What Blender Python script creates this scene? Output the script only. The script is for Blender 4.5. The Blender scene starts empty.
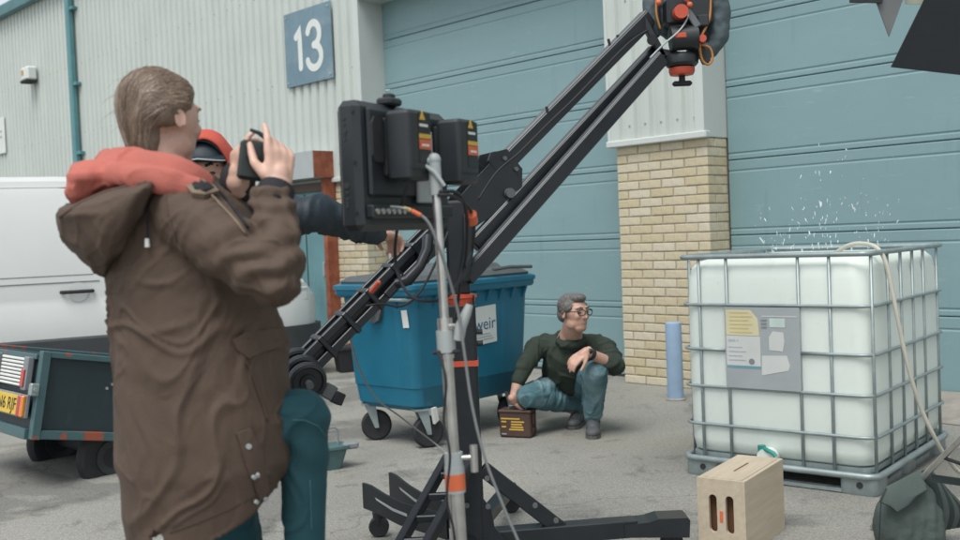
import bpy, bmesh, math, random
import numpy as np
from mathutils import Vector, Matrix, noise
rnd = random.Random(7)
SC = bpy.context.scene
COL = SC.collection
PI = math.pi
rad = math.radians

# ------------------------------------------------------------------ camera
CAM_H = 1.3228
FPX = 1020.0                                   # focal length in pixels of a 960 px wide picture
RIGHT = Vector((0.99912, -0.00145, -0.04182)); UP = Vector((0.04184, 0.03453, 0.99853)); FWD = Vector((0.0, 0.99940, -0.03456))
cd = bpy.data.cameras.new('camera'); cam = bpy.data.objects.new('camera', cd); COL.objects.link(cam)
cam.matrix_world = Matrix(((RIGHT.x, UP.x, -FWD.x, 0), (RIGHT.y, UP.y, -FWD.y, 0), (RIGHT.z, UP.z, -FWD.z, CAM_H), (0, 0, 0, 1)))
cd.sensor_width = 36.0; cd.lens = FPX / 960 * 36; cd.clip_start = 0.05; cd.clip_end = 600
cd.dof.use_dof = True; cd.dof.focus_distance = 4.3; cd.dof.aperture_fstop = 4.0
SC.camera = cam

# ------------------------------------------------------------------ sky and sun (overcast)
world = bpy.data.worlds.new('World'); SC.world = world; world.use_nodes = True
nt = world.node_tree; bg = nt.nodes['Background']
sky = nt.nodes.new('ShaderNodeTexSky'); sky.sky_type = 'NISHITA'; sky.sun_disc = False
SUN_EL, SUN_AZ = rad(62), rad(205)             # azimuth clockwise from +Y
sky.sun_elevation = SUN_EL; sky.sun_rotation = SUN_AZ; sky.air_density = 1.0; sky.dust_density = 1.6; sky.ozone_density = 1.0
hs = nt.nodes.new('ShaderNodeHueSaturation'); hs.inputs['Saturation'].default_value = 0.34
nt.links.new(sky.outputs['Color'], hs.inputs['Color']); nt.links.new(hs.outputs['Color'], bg.inputs['Color'])
bg.inputs['Strength'].default_value = 0.11
sd = bpy.data.lights.new('sun', 'SUN'); sd.energy = 1.4; sd.angle = rad(32); sd.color = (1.0, 0.99, 0.93)
sun = bpy.data.objects.new('sun', sd); COL.objects.link(sun); sun.location = (-3, -5, 12)
sdir = Vector((math.sin(SUN_AZ) * math.cos(SUN_EL), math.cos(SUN_AZ) * math.cos(SUN_EL), math.sin(SUN_EL)))
sun.rotation_euler = sdir.to_track_quat('Z', 'Y').to_euler()
vs = SC.view_settings; vs.view_transform = 'Standard'; vs.look = 'None'; vs.gamma = 1.0; vs.use_curve_mapping = False
vs.exposure = 0.85
SC.cycles.max_bounces = 8

# ------------------------------------------------------------------ helpers
def at(u, v, Y):
    """world point on the sight line of photo pixel (u, v) at the real distance Y"""
    d = RIGHT * ((u - 480) / FPX) + UP * (-(v - 270) / FPX) + FWD
    return Vector((0, 0, CAM_H)) + d * (Y / d.y)

def srgb(r, g, b):
    f = lambda c: ((c / 255 + 0.055) / 1.055) ** 2.4 if c > 10 else c / 255 / 12.92
    return (f(r), f(g), f(b), 1.0)

FRAME = {}                                     # world matrix of every root
def tag(o, label=None, cat=None, group=None, kind=None):
    if label: o['label'] = label
    if cat: o['category'] = cat
    if group: o['group'] = group
    if kind: o['kind'] = kind
    return o
def root(name, loc, rz, label, cat, group=None, rot=None):
    o = bpy.data.objects.new(name, None); COL.objects.link(o)
    M = Matrix.Translation(Vector(loc)) @ (rot if rot is not None else Matrix.Rotation(rz, 4, 'Z'))
    o.matrix_world = M; o.empty_display_size = 0.1
    FRAME[o.name] = M
    tag(o, label, cat, group)
    return o

def frame_from(d, up=Vector((0, 0, 1))):
    d = d.normalized()
    a = d.cross(up)
    if a.length < 1e-4: a = d.cross(Vector((1, 0, 0)))
    a.normalize(); b = a.cross(d).normalized()
    return a, b, d

class MB:
    """collects shapes; build() links them as ONE mesh object"""
    def __init__(s): s.v = []; s.f = []
    def add(s, vs, fs, M=None):
        k = len(s.v)
        s.v += [tuple(M @ Vector(v)) if M is not None else tuple(v) for v in vs]
        s.f += [tuple(i + k for i in f) for f in fs]
        return s
    def box(s, c, d, M=None, bev=0.0):
        hx, hy, hz = d[0] / 2, d[1] / 2, d[2] / 2
        b = min(bev, hx * .9, hy * .9, hz * .9)
        if b <= 0:
            vs = [(c[0] + x * hx, c[1] + y * hy, c[2] + z * hz) for x in (-1, 1) for y in (-1, 1) for z in (-1, 1)]
            fs = [(0, 1, 3, 2), (4, 6, 7, 5), (0, 4, 5, 1), (2, 3, 7, 6), (0, 2, 6, 4), (1, 5, 7, 3)]
            return s.add(vs, fs, M)
        vs = []; idx = {}
        for x in (-1, 1):
            for y in (-1, 1):
                for z in (-1, 1):
                    for a in range(3):
                        o = [hx - b, hy - b, hz - b]; o[a] += b
                        idx[(x, y, z, a)] = len(vs)
                        vs.append((c[0] + x * o[0], c[1] + y * o[1], c[2] + z * o[2]))
        fs = []
        I = lambda x, y, z, a: idx[(x, y, z, a)]
        for t in (-1, 1):
            q = [I(t, -1, -1, 0), I(t, 1, -1, 0), I(t, 1, 1, 0), I(t, -1, 1, 0)]; fs.append(tuple(q if t > 0 else q[::-1]))
            q = [I(-1, t, -1, 1), I(1, t, -1, 1), I(1, t, 1, 1), I(-1, t, 1, 1)]; fs.append(tuple(q if t < 0 else q[::-1]))
            q = [I(-1, -1, t, 2), I(1, -1, t, 2), I(1, 1, t, 2), I(-1, 1, t, 2)]; fs.append(tuple(q if t > 0 else q[::-1]))
        for y in (-1, 1):
            for z in (-1, 1):
                q = [I(-1, y, z, 1), I(1, y, z, 1), I(1, y, z, 2), I(-1, y, z, 2)]; fs.append(tuple(q if y * z < 0 else q[::-1]))
                q = [I(y, -1, z, 0), I(y, 1, z, 0), I(y, 1, z, 2), I(y, -1, z, 2)]; fs.append(tuple(q[::-1] if y * z < 0 else q))
                q = [I(y, z, -1, 0), I(y, z, 1, 0), I(y, z, 1, 1), I(y, z, -1, 1)]; fs.append(tuple(q if y * z < 0 else q[::-1]))
        for x in (-1, 1):
            for y in (-1, 1):
                for z in (-1, 1):
                    q = [I(x, y, z, 0), I(x, y, z, 1), I(x, y, z, 2)]; fs.append(tuple(q if x * y * z > 0 else q[::-1]))
        return s.add(vs, fs, M)
    def beam(s, p, q, w, h, up=Vector((0, 0, 1)), bev=0.0):
        """rectangular bar from p to q: w across, h along 'up'"""
        p = Vector(p); q = Vector(q); a, b, d = frame_from(q - p, up)
        M = Matrix(((a.x, d.x, b.x, (p.x + q.x) / 2), (a.y, d.y, b.y, (p.y + q.y) / 2), (a.z, d.z, b.z, (p.z + q.z) / 2), (0, 0, 0, 1)))
        return s.box((0, 0, 0), (w, (q - p).length, h), M, bev)
    def tube(s, pts, r, n=10, cap=True, flat=1.0, up=Vector((0, 0, 1)), M=None):
        pts = [Vector(p) for p in pts]; m = len(pts)
        rs = r if isinstance(r, (list, tuple)) else [r] * m
        vs = []; a0 = None
        for i, p in enumerate(pts):
            d = (pts[min(i + 1, m - 1)] - pts[max(i - 1, 0)]).normalized()
            if a0 is None: a, b, _ = frame_from(d, up)
            else:
                a = (a0 - d * a0.dot(d))
                a = a.normalized() if a.length > 1e-6 else frame_from(d, up)[0]
                b = a.cross(d).normalized()
            a0 = a
            for k in range(n):
                t = 2 * PI * k / n
                vs.append(p + a * math.cos(t) * rs[i] + b * math.sin(t) * rs[i] * flat)
        fs = []
        for i in range(m - 1):
            for k in range(n):
                k2 = (k + 1) % n
                fs.append((i * n + k, i * n + k2, (i + 1) * n + k2, (i + 1) * n + k))
        if cap:
            fs.append(tuple(range(n))[::-1]); fs.append(tuple((m - 1) * n + k for k in range(n)))
        fs = [f[::-1] for f in fs]
        return s.add(vs, fs, M)
    def cyl(s, p, q, r, r2=None, n=16, M=None):
        return s.tube([p, q], [r, r if r2 is None else r2], n, M=M)
    def ball(s, c, r, n=12, M=None):
        rx, ry, rz = (r, r, r) if not isinstance(r, (tuple, list)) else r
        vs = []; fs = []; h = max(4, n // 2)
        for i in range(1, h):
            t = PI * i / h
            for k in range(n):
                a = 2 * PI * k / n
                vs.append((c[0] + rx * math.sin(t) * math.cos(a), c[1] + ry * math.sin(t) * math.sin(a), c[2] + rz * math.cos(t)))
        T = len(vs); vs.append((c[0], c[1], c[2] + rz)); B = T + 1; vs.append((c[0], c[1], c[2] - rz))
        for i in range(h - 2):
            for k in range(n):
                k2 = (k + 1) % n
                fs.append((i * n + k, (i + 1) * n + k, (i + 1) * n + k2, i * n + k2))
        for k in range(n):
            k2 = (k + 1) % n
            fs.append((T, k, k2)); fs.append((B, (h - 2) * n + k2, (h - 2) * n + k))
        return s.add(vs, fs, M)
    def capsule(s, p, q, r0, r1, n=14, flat=1.0, up=Vector((0, 0, 1))):
        """tapered limb with round ends"""
        p = Vector(p); q = Vector(q); d = (q - p); L = d.length
        d = d.normalized() if L > 1e-6 else Vector((0, 0, 1))
        pts = []; rs = []
        for t in (-1, -.85, -.5, 0):
            pts.append(p + d * (t * r0)); rs.append(max(r0 * math.sqrt(max(0, 1 - t * t)), r0 * .05))
        for t in (0, .5, .85, 1):
            pts.append(q + d * (t * r1)); rs.append(max(r1 * math.sqrt(max(0, 1 - t * t)), r1 * .05))
        return s.tube(pts, rs, n, flat=flat, up=up)
    def chain(s, pts, rs, n=14, flat=1.0, up=Vector((0, 0, 1))):
        for i in range(len(pts) - 1): s.capsule(pts[i], pts[i + 1], rs[i], rs[i + 1], n, flat, up)
        return s
    def prism(s, poly, M, t):
        """2-D outline in the xz plane of M, thickness t along y (centred)"""
        A = sum(poly[i][0] * poly[(i + 1) % len(poly)][1] - poly[(i + 1) % len(poly)][0] * poly[i][1] for i in range(len(poly)))
        if A < 0: poly = poly[::-1]
        n = len(poly)
        vs = [(x, -t / 2, z) for x, z in poly] + [(x, t / 2, z) for x, z in poly]
        fs = [tuple(range(n)), tuple(range(2 * n - 1, n - 1, -1))]
        fs += [(i, i + n, (i + 1) % n + n, (i + 1) % n) for i in range(n)]
        return s.add(vs, fs, M)
    def lathe(s, prof, M=None, n=24):
        """profile [(r, z)] turned about z"""
        vs = []; fs = []; m = len(prof)
        for r, z in prof:
            for k in range(n):
                a = 2 * PI * k / n; vs.append((r * math.cos(a), r * math.sin(a), z))
        for i in range(m - 1):
            for k in range(n):
                k2 = (k + 1) % n
                fs.append((i * n + k, i * n + k2, (i + 1) * n + k2, (i + 1) * n + k))
        fs.append(tuple(range(n))[::-1]); fs.append(tuple((m - 1) * n + k for k in range(n)))
        return s.add(vs, fs, M)
    def loft(s, rings):
        """closed rings with equal counts, capped"""
        n = len(rings[0]); vs = [p for r in rings for p in r]; fs = []
        for i in range(len(rings) - 1):
            for k in range(n):
                k2 = (k + 1) % n
                fs.append((i * n + k, i * n + k2, (i + 1) * n + k2, (i + 1) * n + k))
        fs.append(tuple(range(n))[::-1]); fs.append(tuple((len(rings) - 1) * n + k for k in range(n)))
        return s.add(vs, fs)
    def mesh(s, name, M=None):
        me = bpy.data.meshes.new(name)
        v = s.v if M is None else [tuple(M @ Vector(p)) for p in s.v]
        me.from_pydata(v, [], s.f); me.validate(); me.update()
        return me
    def build(s, name, mat, parent=None, smooth=None, world=False, fixn=True, kind=None):
        M = None
        if world and parent is not None:
            r = parent
            while r.parent: r = r.parent
            M = FRAME[r.name].inverted()
        me = s.mesh(name, M)
        return link(name, me, mat, parent, smooth, fixn, kind)

def link(name, me, mat, parent=None, smooth=None, fixn=False, kind=None):
    if fixn:
        bm = bmesh.new(); bm.from_mesh(me); bmesh.ops.recalc_face_normals(bm, faces=bm.faces); bm.to_mesh(me); bm.free()
    me.materials.append(mat)
    o = bpy.data.objects.new(name, me); COL.objects.link(o)
    if parent is not None: o.parent = parent
    if smooth is not None:
        if smooth is True: me.shade_smooth()
        else:
            me.shade_smooth(); me.set_sharp_from_angle(angle=rad(smooth))
    if kind: o['kind'] = kind
    return o

def remesh(mb, voxel, it=6, fac=0.5, world_root=None):
    """voxel union + smoothing of overlapping closed shapes: one continuous surface"""
    me = mb.mesh('tmp')
    bm = bmesh.new(); bm.from_mesh(me); bmesh.ops.recalc_face_normals(bm, faces=bm.faces); bm.to_mesh(me); bm.free()
    o = bpy.data.objects.new('tmp', me); COL.objects.link(o)
    m = o.modifiers.new('r', 'REMESH'); m.mode = 'VOXEL'; m.voxel_size = voxel
    if it:
        q = o.modifiers.new('s', 'SMOOTH'); q.iterations = it; q.factor = fac
    dg = bpy.context.evaluated_depsgraph_get(); dg.update()
    out = bpy.data.meshes.new_from_object(o.evaluated_get(dg))
    bpy.data.objects.remove(o); bpy.data.meshes.remove(me)
    return out

def displace(me, fn, M=None):
    """move each vertex along its normal by fn(co)"""
    n = len(me.vertices); co = np.empty(n * 3); no = np.empty(n * 3)
    me.vertices.foreach_get('co', co); me.vertex_normals.foreach_get('vector', no)
    co = co.reshape(-1, 3); no = no.reshape(-1, 3)
    d = np.array([fn(Vector(c)) for c in co])
    me.vertices.foreach_set('co', (co + no * d[:, None]).ravel()); me.update()

def to_root(me, r):
    me.transform(FRAME[r.name].inverted()); me.update(); return me

def text_mb(txt, size, M, depth=0.0008, ax='CENTER'):
    cu = bpy.data.curves.new('t', 'FONT'); cu.body = txt; cu.size = size; cu.align_x = ax; cu.align_y = 'CENTER'; cu.extrude = depth; cu.resolution_u = 3
    o = bpy.data.objects.new('t', cu); COL.objects.link(o)
    dg = bpy.context.evaluated_depsgraph_get(); dg.update()
    me = bpy.data.meshes.new_from_object(o.evaluated_get(dg))
    mb = MB(); mb.add([v.co for v in me.vertices], [tuple(p.vertices) for p in me.polygons], M)
    bpy.data.objects.remove(o); bpy.data.curves.remove(cu); bpy.data.meshes.remove(me)
    return mb

# ------------------------------------------------------------------ materials
def mat(name, col, rough=0.6, metal=0.0, var=0.12, scale=6.0, bump=0.0, bscale=80.0, col2=None, spec=0.5, thresh=None, rnd_obj=0.0, sss=0.0, coat=0.0, coord='Object', stretch=None, detail=5, trans=0.0, alpha=1.0):
    m = bpy.data.materials.new(name); m.use_nodes = True
    t = m.node_tree; N = t.nodes; L = t.links; p = N['Principled BSDF']
    p.inputs['Roughness'].default_value = rough; p.inputs['Metallic'].default_value = metal
    p.inputs['Specular IOR Level'].default_value = spec
    if coat: p.inputs['Coat Weight'].default_value = coat; p.inputs['Coat Roughness'].default_value = 0.15
    if sss: p.inputs['Subsurface Weight'].default_value = sss; p.inputs['Subsurface Radius'].default_value = (0.012, 0.005, 0.003)
    if trans: p.inputs['Transmission Weight'].default_value = trans
    tc = N.new('ShaderNodeTexCoord'); src = tc.outputs[coord]
    if stretch:
        mp = N.new('ShaderNodeMapping'); mp.inputs['Scale'].default_value = stretch; L.new(src, mp.inputs['Vector']); src = mp.outputs['Vector']
    nz = N.new('ShaderNodeTexNoise'); nz.inputs['Scale'].default_value = scale; nz.inputs['Detail'].default_value = detail; nz.inputs['Roughness'].default_value = 0.6
    L.new(src, nz.inputs['Vector'])
    rp = N.new('ShaderNodeValToRGB')
    c = list(col)
    if col2 is None:
        lo = [max(0, x * (1 - var)) for x in c[:3]] + [1]; hi = [min(1, x * (1 + var)) for x in c[:3]] + [1]
        rp.color_ramp.elements[0].position = 0.3; rp.color_ramp.elements[1].position = 0.7
    else:
        lo = list(col); hi = list(col2); th = thresh or (0.4, 0.6)
        rp.color_ramp.elements[0].position = th[0]; rp.color_ramp.elements[1].position = th[1]
    rp.color_ramp.elements[0].color = lo; rp.color_ramp.elements[1].color = hi
    L.new(nz.outputs['Fac'], rp.inputs['Fac'])
    out = rp.outputs['Color']
    if rnd_obj:
        oi = N.new('ShaderNodeObjectInfo'); h = N.new('ShaderNodeHueSaturation')
        mr = N.new('ShaderNodeMapRange'); mr.inputs['To Min'].default_value = 1 - rnd_obj; mr.inputs['To Max'].default_value = 1 + rnd_obj
        L.new(oi.outputs['Random'], mr.inputs['Value']); L.new(mr.outputs['Result'], h.inputs['Value'])
        mr2 = N.new('ShaderNodeMath'); mr2.operation = 'MULTIPLY_ADD'; mr2.inputs[1].default_value = -0.35; mr2.inputs[2].default_value = 1.12
        L.new(oi.outputs['Random'], mr2.inputs[0]); L.new(mr2.outputs[0], h.inputs['Saturation'])
        L.new(out, h.inputs['Color']); out = h.outputs['Color']
    L.new(out, p.inputs['Base Color'])
    mrr = N.new('ShaderNodeMapRange'); mrr.inputs['To Min'].default_value = max(0.02, rough - 0.08); mrr.inputs['To Max'].default_value = min(1, rough + 0.08)
    L.new(nz.outputs['Fac'], mrr.inputs['Value']); L.new(mrr.outputs['Result'], p.inputs['Roughness'])
    if bump:
        b = N.new('ShaderNodeBump'); b.inputs['Strength'].default_value = bump; b.inputs['Distance'].default_value = 0.01
        n2 = N.new('ShaderNodeTexNoise'); n2.inputs['Scale'].default_value = bscale; n2.inputs['Detail'].default_value = 6
        L.new(src, n2.inputs['Vector']); L.new(n2.outputs['Fac'], b.inputs['Height']); L.new(b.outputs['Normal'], p.inputs['Normal'])
    return m

def add_layer(m, col, scale, lo, hi, stretch=None, coord='Object', amount=1.0, dist=0.0):
    """blend a second colour over a material through a noise mask (dirt, wear, chipped paint)"""
    t = m.node_tree; N = t.nodes; L = t.links; p = N['Principled BSDF']
    old = p.inputs['Base Color'].links[0].from_socket
    tc = N.new('ShaderNodeTexCoord'); src = tc.outputs[coord]
    if stretch:
        mp = N.new('ShaderNodeMapping'); mp.inputs['Scale'].default_value = stretch; L.new(src, mp.inputs['Vector']); src = mp.outputs['Vector']
    nz = N.new('ShaderNodeTexNoise'); nz.inputs['Scale'].default_value = scale; nz.inputs['Detail'].default_value = 8; nz.inputs['Roughness'].default_value = 0.65; nz.inputs['Distortion'].default_value = dist
    L.new(src, nz.inputs['Vector'])
    r = N.new('ShaderNodeMapRange'); r.inputs['From Min'].default_value = lo; r.inputs['From Max'].default_value = hi; r.inputs['To Max'].default_value = amount
    L.new(nz.outputs['Fac'], r.inputs['Value'])
    mx = N.new('ShaderNodeMix'); mx.data_type = 'RGBA'
    L.new(r.outputs['Result'], mx.inputs['Factor']); L.new(old, mx.inputs[6]); mx.inputs[7].default_value = col
    L.new(mx.outputs[2], p.inputs['Base Color'])
    return m

def cloth(m, scale=11.0, strength=0.5, dist=0.012):
    """fine creases: ridged noise bump on top of the weave"""
    t = m.node_tree; N = t.nodes; L = t.links; p = N['Principled BSDF']
    tc = N.new('ShaderNodeTexCoord'); nz = N.new('ShaderNodeTexNoise'); nz.noise_type = 'RIDGED_MULTIFRACTAL'
    nz.inputs['Scale'].default_value = scale; nz.inputs['Detail'].default_value = 3; nz.inputs['Roughness'].default_value = 0.45; nz.inputs['Distortion'].default_value = 0.7
    mp = N.new('ShaderNodeMapping'); mp.inputs['Scale'].default_value = (1, 1, .6); mp.inputs['Rotation'].default_value = (0, .5, 0)
    L.new(tc.outputs['Object'], mp.inputs['Vector']); L.new(mp.outputs['Vector'], nz.inputs['Vector'])
    b = N.new('ShaderNodeBump'); b.inputs['Strength'].default_value = strength; b.inputs['Distance'].default_value = dist
    L.new(nz.outputs['Fac'], b.inputs['Height'])
    if p.inputs['Normal'].links: L.new(p.inputs['Normal'].links[0].from_socket, b.inputs['Normal'])
    L.new(b.outputs['Normal'], p.inputs['Normal'])
    return m

MT = {}
def M_(k): return MT[k]
# ================================================================== materials used
MT['clad'] = add_layer(mat('cladding_paint', (0.485, 0.525, 0.49, 1), 0.5, var=0.05, scale=1.2), (0.38, 0.40, 0.36, 1), 2.0, 0.5, 0.85, stretch=(6, 6, 0.25), amount=0.5)
MT['trim'] = add_layer(mat('trim_paint', (0.505, 0.54, 0.515, 1), 0.45, var=0.04, scale=2), (0.36, 0.37, 0.33, 1), 1.6, 0.52, 0.9, stretch=(5, 5, 0.5), amount=0.5)
MT['door'] = add_layer(add_layer(mat('door_paint', (0.190, 0.300, 0.316, 1), 0.5, var=0.05, scale=0.9, coord='Object'), (0.235, 0.345, 0.352, 1), 1.1, 0.5, 0.8, stretch=(0.6, 1, 2.5), amount=0.55), (0.15, 0.24, 0.25, 1), 5.0, 0.66, 0.82, stretch=(3, 1, 0.6), amount=0.55)
add_layer(MT['door'], (0.29, 0.385, 0.39, 1), 16, 0.62, 0.70, stretch=(.35, 1, 2.2), amount=.5, dist=.6); add_layer(MT['door'], (0.10, 0.18, 0.195, 1), 2.6, 0.6, 0.85, stretch=(4, 1, .35), amount=.55)
MT['mortar'] = mat('mortar', (0.33, 0.29, 0.22, 1), 0.95, var=0.2, scale=20, bump=0.3)
MT['brick'] = add_layer(mat('buff_brick', (0.53, 0.465, 0.32, 1), 0.9, var=0.10, scale=25, bump=0.35, bscale=120, rnd_obj=0.06), (0.36, 0.33, 0.29, 1), 3.0, 0.55, 0.85, coord='Generated', amount=0.35)
MT['teal'] = mat('teal_paint', (0.085, 0.22, 0.235, 1), 0.45, var=0.15, scale=4)
MT['bluedoor'] = add_layer(mat('blue_door_paint', (0.115, 0.25, 0.27, 1), 0.5, var=0.15, scale=2), (0.07, 0.17, 0.20, 1), 3, 0.5, 0.8, stretch=(2, 2, .6))
MT['rust'] = mat('rusty_steel', (0.20, 0.055, 0.03, 1), 0.85, var=0.4, scale=7, col2=(0.30, 0.10, 0.05, 1), bump=0.3, bscale=60)
MT['greybox'] = mat('grey_steel_hood', (0.34, 0.37, 0.37, 1), 0.5, var=0.1, scale=3)
MT['darkgap'] = mat('dark_recess', (0.03, 0.035, 0.035, 1), 0.9)
MT['concrete'] = mat('concrete', (0.27, 0.25, 0.22, 1), 0.9, var=0.2, scale=8, bump=0.3)

# ground: old asphalt, pale and patched
g = bpy.data.materials.new('worn_asphalt'); g.use_nodes = True; MT['ground'] = g
t = g.node_tree; N = t.nodes; L = t.links; p = N['Principled BSDF']
tc = N.new('ShaderNodeTexCoord')
def noise_node(scale, detail=6, rough=0.6, dist=0.0, vec=None):
    n = N.new('ShaderNodeTexNoise'); n.inputs['Scale'].default_value = scale; n.inputs['Detail'].default_value = detail
    n.inputs['Roughness'].default_value = rough; n.inputs['Distortion'].default_value = dist; L.new(vec or tc.outputs['Object'], n.inputs['Vector']); return n
def ramp(sock, els):
    r = N.new('ShaderNodeValToRGB'); e = r.color_ramp.elements
    e[0].position, e[0].color = els[0]; e[1].position, e[1].color = els[1]
    for po, c in els[2:]:
        q = e.new(po); q.color = c
    L.new(sock, r.inputs['Fac']); return r.outputs['Color']
def mix(f, a, b, mode='MIX'):
    m = N.new('ShaderNodeMix'); m.data_type = 'RGBA'; m.blend_type = mode
    for s_, k in ((f, 0), (a, 6), (b, 7)):
        if hasattr(s_, 'is_linked'): L.new(s_, m.inputs[k])
        else: m.inputs[k].default_value = s_
    return m.outputs[2]
base = ramp(noise_node(0.55, 5, 0.55, 0.4).outputs['Fac'], [(0.36, (0.212, 0.212, 0.192, 1)), (0.62, (0.288, 0.286, 0.258, 1))])
damp = ramp(noise_node(0.6, 5, 0.55, 0.9).outputs['Fac'], [(0.53, (0, 0, 0, 1)), (0.57, (1, 1, 1, 1))])
base = mix(damp, base, mix(0.85, base, (0.158, 0.158, 0.146, 1)))
warm = ramp(noise_node(0.9, 4, 0.6).outputs['Fac'], [(0.5, (0, 0, 0, 1)), (0.75, (.6, .6, .6, 1))])
base = mix(warm, base, (0.262, 0.24, 0.195, 1))
spk = noise_node(120, 3, 0.75)
agg = ramp(spk.outputs['Fac'], [(0.30, (0.42, 0.42, 0.42, 1)), (0.5, (1, 1, 1, 1)), (0.72, (1.8, 1.76, 1.68, 1))])
base = mix(0.8, base, agg, 'MULTIPLY')
agg2 = ramp(noise_node(42, 3, 0.7).outputs['Fac'], [(0.35, (0.78, 0.78, 0.78, 1)), (0.65, (1.15, 1.15, 1.15, 1))])
base = mix(0.7, base, agg2, 'MULTIPLY')
vor = N.new('ShaderNodeTexVoronoi'); vor.feature = 'DISTANCE_TO_EDGE'; vor.inputs['Scale'].default_value = 0.33
wv = N.new('ShaderNodeVectorMath'); wv.operation = 'MULTIPLY_ADD'; nn = noise_node(1.6, 5, 0.6)
L.new(nn.outputs['Color'], wv.inputs[0]); wv.inputs[1].default_value = (0.9, 0.9, 0.9); L.new(tc.outputs['Object'], wv.inputs[2]); L.new(wv.outputs[0], vor.inputs['Vector'])
crk = ramp(vor.outputs['Distance'], [(0.0, (0.35, 0.35, 0.35, 1)), (0.004, (1, 1, 1, 1))])
base = mix(0.55, base, crk, 'MULTIPLY')
stn = ramp(noise_node(3.4, 6, 0.7, 0.5).outputs['Fac'], [(0.30, (0.56, 0.56, 0.55, 1)), (0.45, (1, 1, 1, 1)), (0.64, (1.0, 1.0, 1.0, 1)), (0.76, (1.28, 1.27, 1.22, 1))])
base = mix(1.0, base, stn, 'MULTIPLY')
L.new(base, p.inputs['Base Color']); p.inputs['Roughness'].default_value = 0.88
bp = N.new('ShaderNodeBump'); bp.inputs['Strength'].default_value = 0.55; bp.inputs['Distance'].default_value = 0.006
L.new(spk.outputs['Fac'], bp.inputs['Height']); L.new(bp.outputs['Normal'], p.inputs['Normal'])

# ================================================================== ground
gm = MB()
gm.add([(-400, -400, 0), (400, -400, 0), (400, 400, 0), (-400, 400, 0)], [(0, 1, 2, 3)])
tag(gm.build('ground', MT['ground'], fixn=False), 'worn pale asphalt yard with darker patches', 'ground', kind='structure')

# ================================================================== warehouse (frame: x along the wall, y into the building)
TH = 0.80306; CORNER = (1.8327, 8.0846, 0)
wh = root('warehouse', CORNER, -TH, 'pale ribbed metal warehouse with two teal roller doors and buff brick pier', 'building')
B = 0.286; PW = 0.9; HB = 2.02; DL = -4.41; DR = 4.6; EAVE = 5.62; FAR = -24.0
HEAD = 3.95
def rib_sheet(x0, x1, z0, z1, y, pitch=0.16, dep=0.03, ph=0.0):
    """trapezoidal profile sheet, back side closed"""
    prof = []
    k = math.floor((x0 - ph) / pitch) - 1
    while ph + k * pitch < x1 + pitch:
        b = ph + k * pitch
        for dx, dy in ((0, 0), (0.088, 0), (0.106, dep), (0.142, dep)):
            prof.append((b + dx, y + dy))
        k += 1
    pts = []
    for i in range(len(prof)):
        x, yy = prof[i]
        if x0 <= x <= x1: pts.append((x, yy))
    pts = [(x0, y)] + pts + [(x1, y)]
    m = MB(); n = len(pts)
    m.add([(x, yy, z0) for x, yy in pts] + [(x, yy, z1) for x, yy in pts], [(i, i + 1, n + i + 1, n + i) for i in range(n - 1)])
    return m
# cladding sheets
rib_sheet(FAR, DL - 0.0, HB, EAVE, -0.035).build('wall_cladding', MT['clad'], wh, fixn=False)
rib_sheet(-PW - 0.03, -0.085, HB + 0.04, EAVE, -0.035, ph=-0.93).build('pier_cladding', MT['clad'], wh, fixn=False)
rib_sheet(DL, -PW - 0.03, HEAD, EAVE, -0.035).build('head_cladding', MT['clad'], wh, fixn=False)
rib_sheet(0.004, DR, HEAD, EAVE, -0.035).build('head_cladding', MT['clad'], wh, fixn=False)
rib_sheet(DR, 12, HB, EAVE, -0.035).build('wall_cladding', MT['clad'], wh, fixn=False)
# core walls behind the sheets
m = MB(); m.box(((FAR + DL) / 2, 0.15 + 0.002, EAVE / 2), (DL - FAR - 0.004, 0.29, EAVE)); m.box(((DR + 12) / 2, 0.152, EAVE / 2), (12 - DR, 0.29, EAVE))
m.box((DL / 2 - PW / 2, 0.152, (HEAD + EAVE) / 2), (-DL - PW, 0.28, EAVE - HEAD)); m.box((DR / 2, 0.152, (HEAD + EAVE) / 2), (DR, 0.28, EAVE - HEAD))
m.box((-PW / 2, 0.30, EAVE / 2), (PW - 0.02, 0.30, EAVE))
m.build('core_wall', MT['mortar'], wh)
# flashings
m = MB(); m.box((-0.04, 0.13, (HB + EAVE) / 2), (0.088, 0.345, EAVE - HB), bev=0.006); m.build('corner_flashing', MT['trim'], wh)
m = MB(); m.box((-PW - 0.045, 0.12, (HB + EAVE) / 2), (0.03, 0.33, EAVE - HB), bev=0.006); m.build('corner_flashing', MT['trim'], wh)
m = MB(); m.box((DL + 0.03, 0.12, (HB + EAVE) / 2), (0.10, 0.35, EAVE - HB), bev=0.006); m.build('corner_flashing', MT['trim'], wh)
m = MB(); m.box((-PW / 2 - 0.02, -0.022, HB + 0.02), (PW + 0.10, 0.075, 0.055), bev=0.008); m.build('drip_flashing', MT['trim'], wh)
m = MB(); m.box(((FAR + DL) / 2, -0.022, HB - 0.01), (DL - FAR, 0.07, 0.05), bev=0.008); m.build('drip_flashing', MT['trim'], wh)
m = MB(); m.box(((DL - PW) / 2, 0.12, HEAD), (-PW - DL - .1, 0.34, 0.06)); m.build('door_head', MT['trim'], wh)
m = MB(); m.box((DR / 2, 0.12, HEAD), (DR - 0.02, 0.34, 0.06)); m.build('door_head', MT['trim'], wh)
sc_ = MB()
for z in (HB + .16, HB + 1.2, HB + 2.3, HB + 3.3):
    for k in range(5): sc_.cyl((-.93 + .16 * k + .205, -.034, z + .004 * (k % 2)), (-.93 + .16 * k + .205, -.042, z + .004 * (k % 2)), .008, n=8)
    for k in range(44): sc_.cyl((DL - .075 - .32 * k, -.034, z), (DL - .075 - .32 * k, -.042, z), .008, n=8)
sc_.build('cladding_screw', MT['mortar'], wh, kind='stuff')
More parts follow.
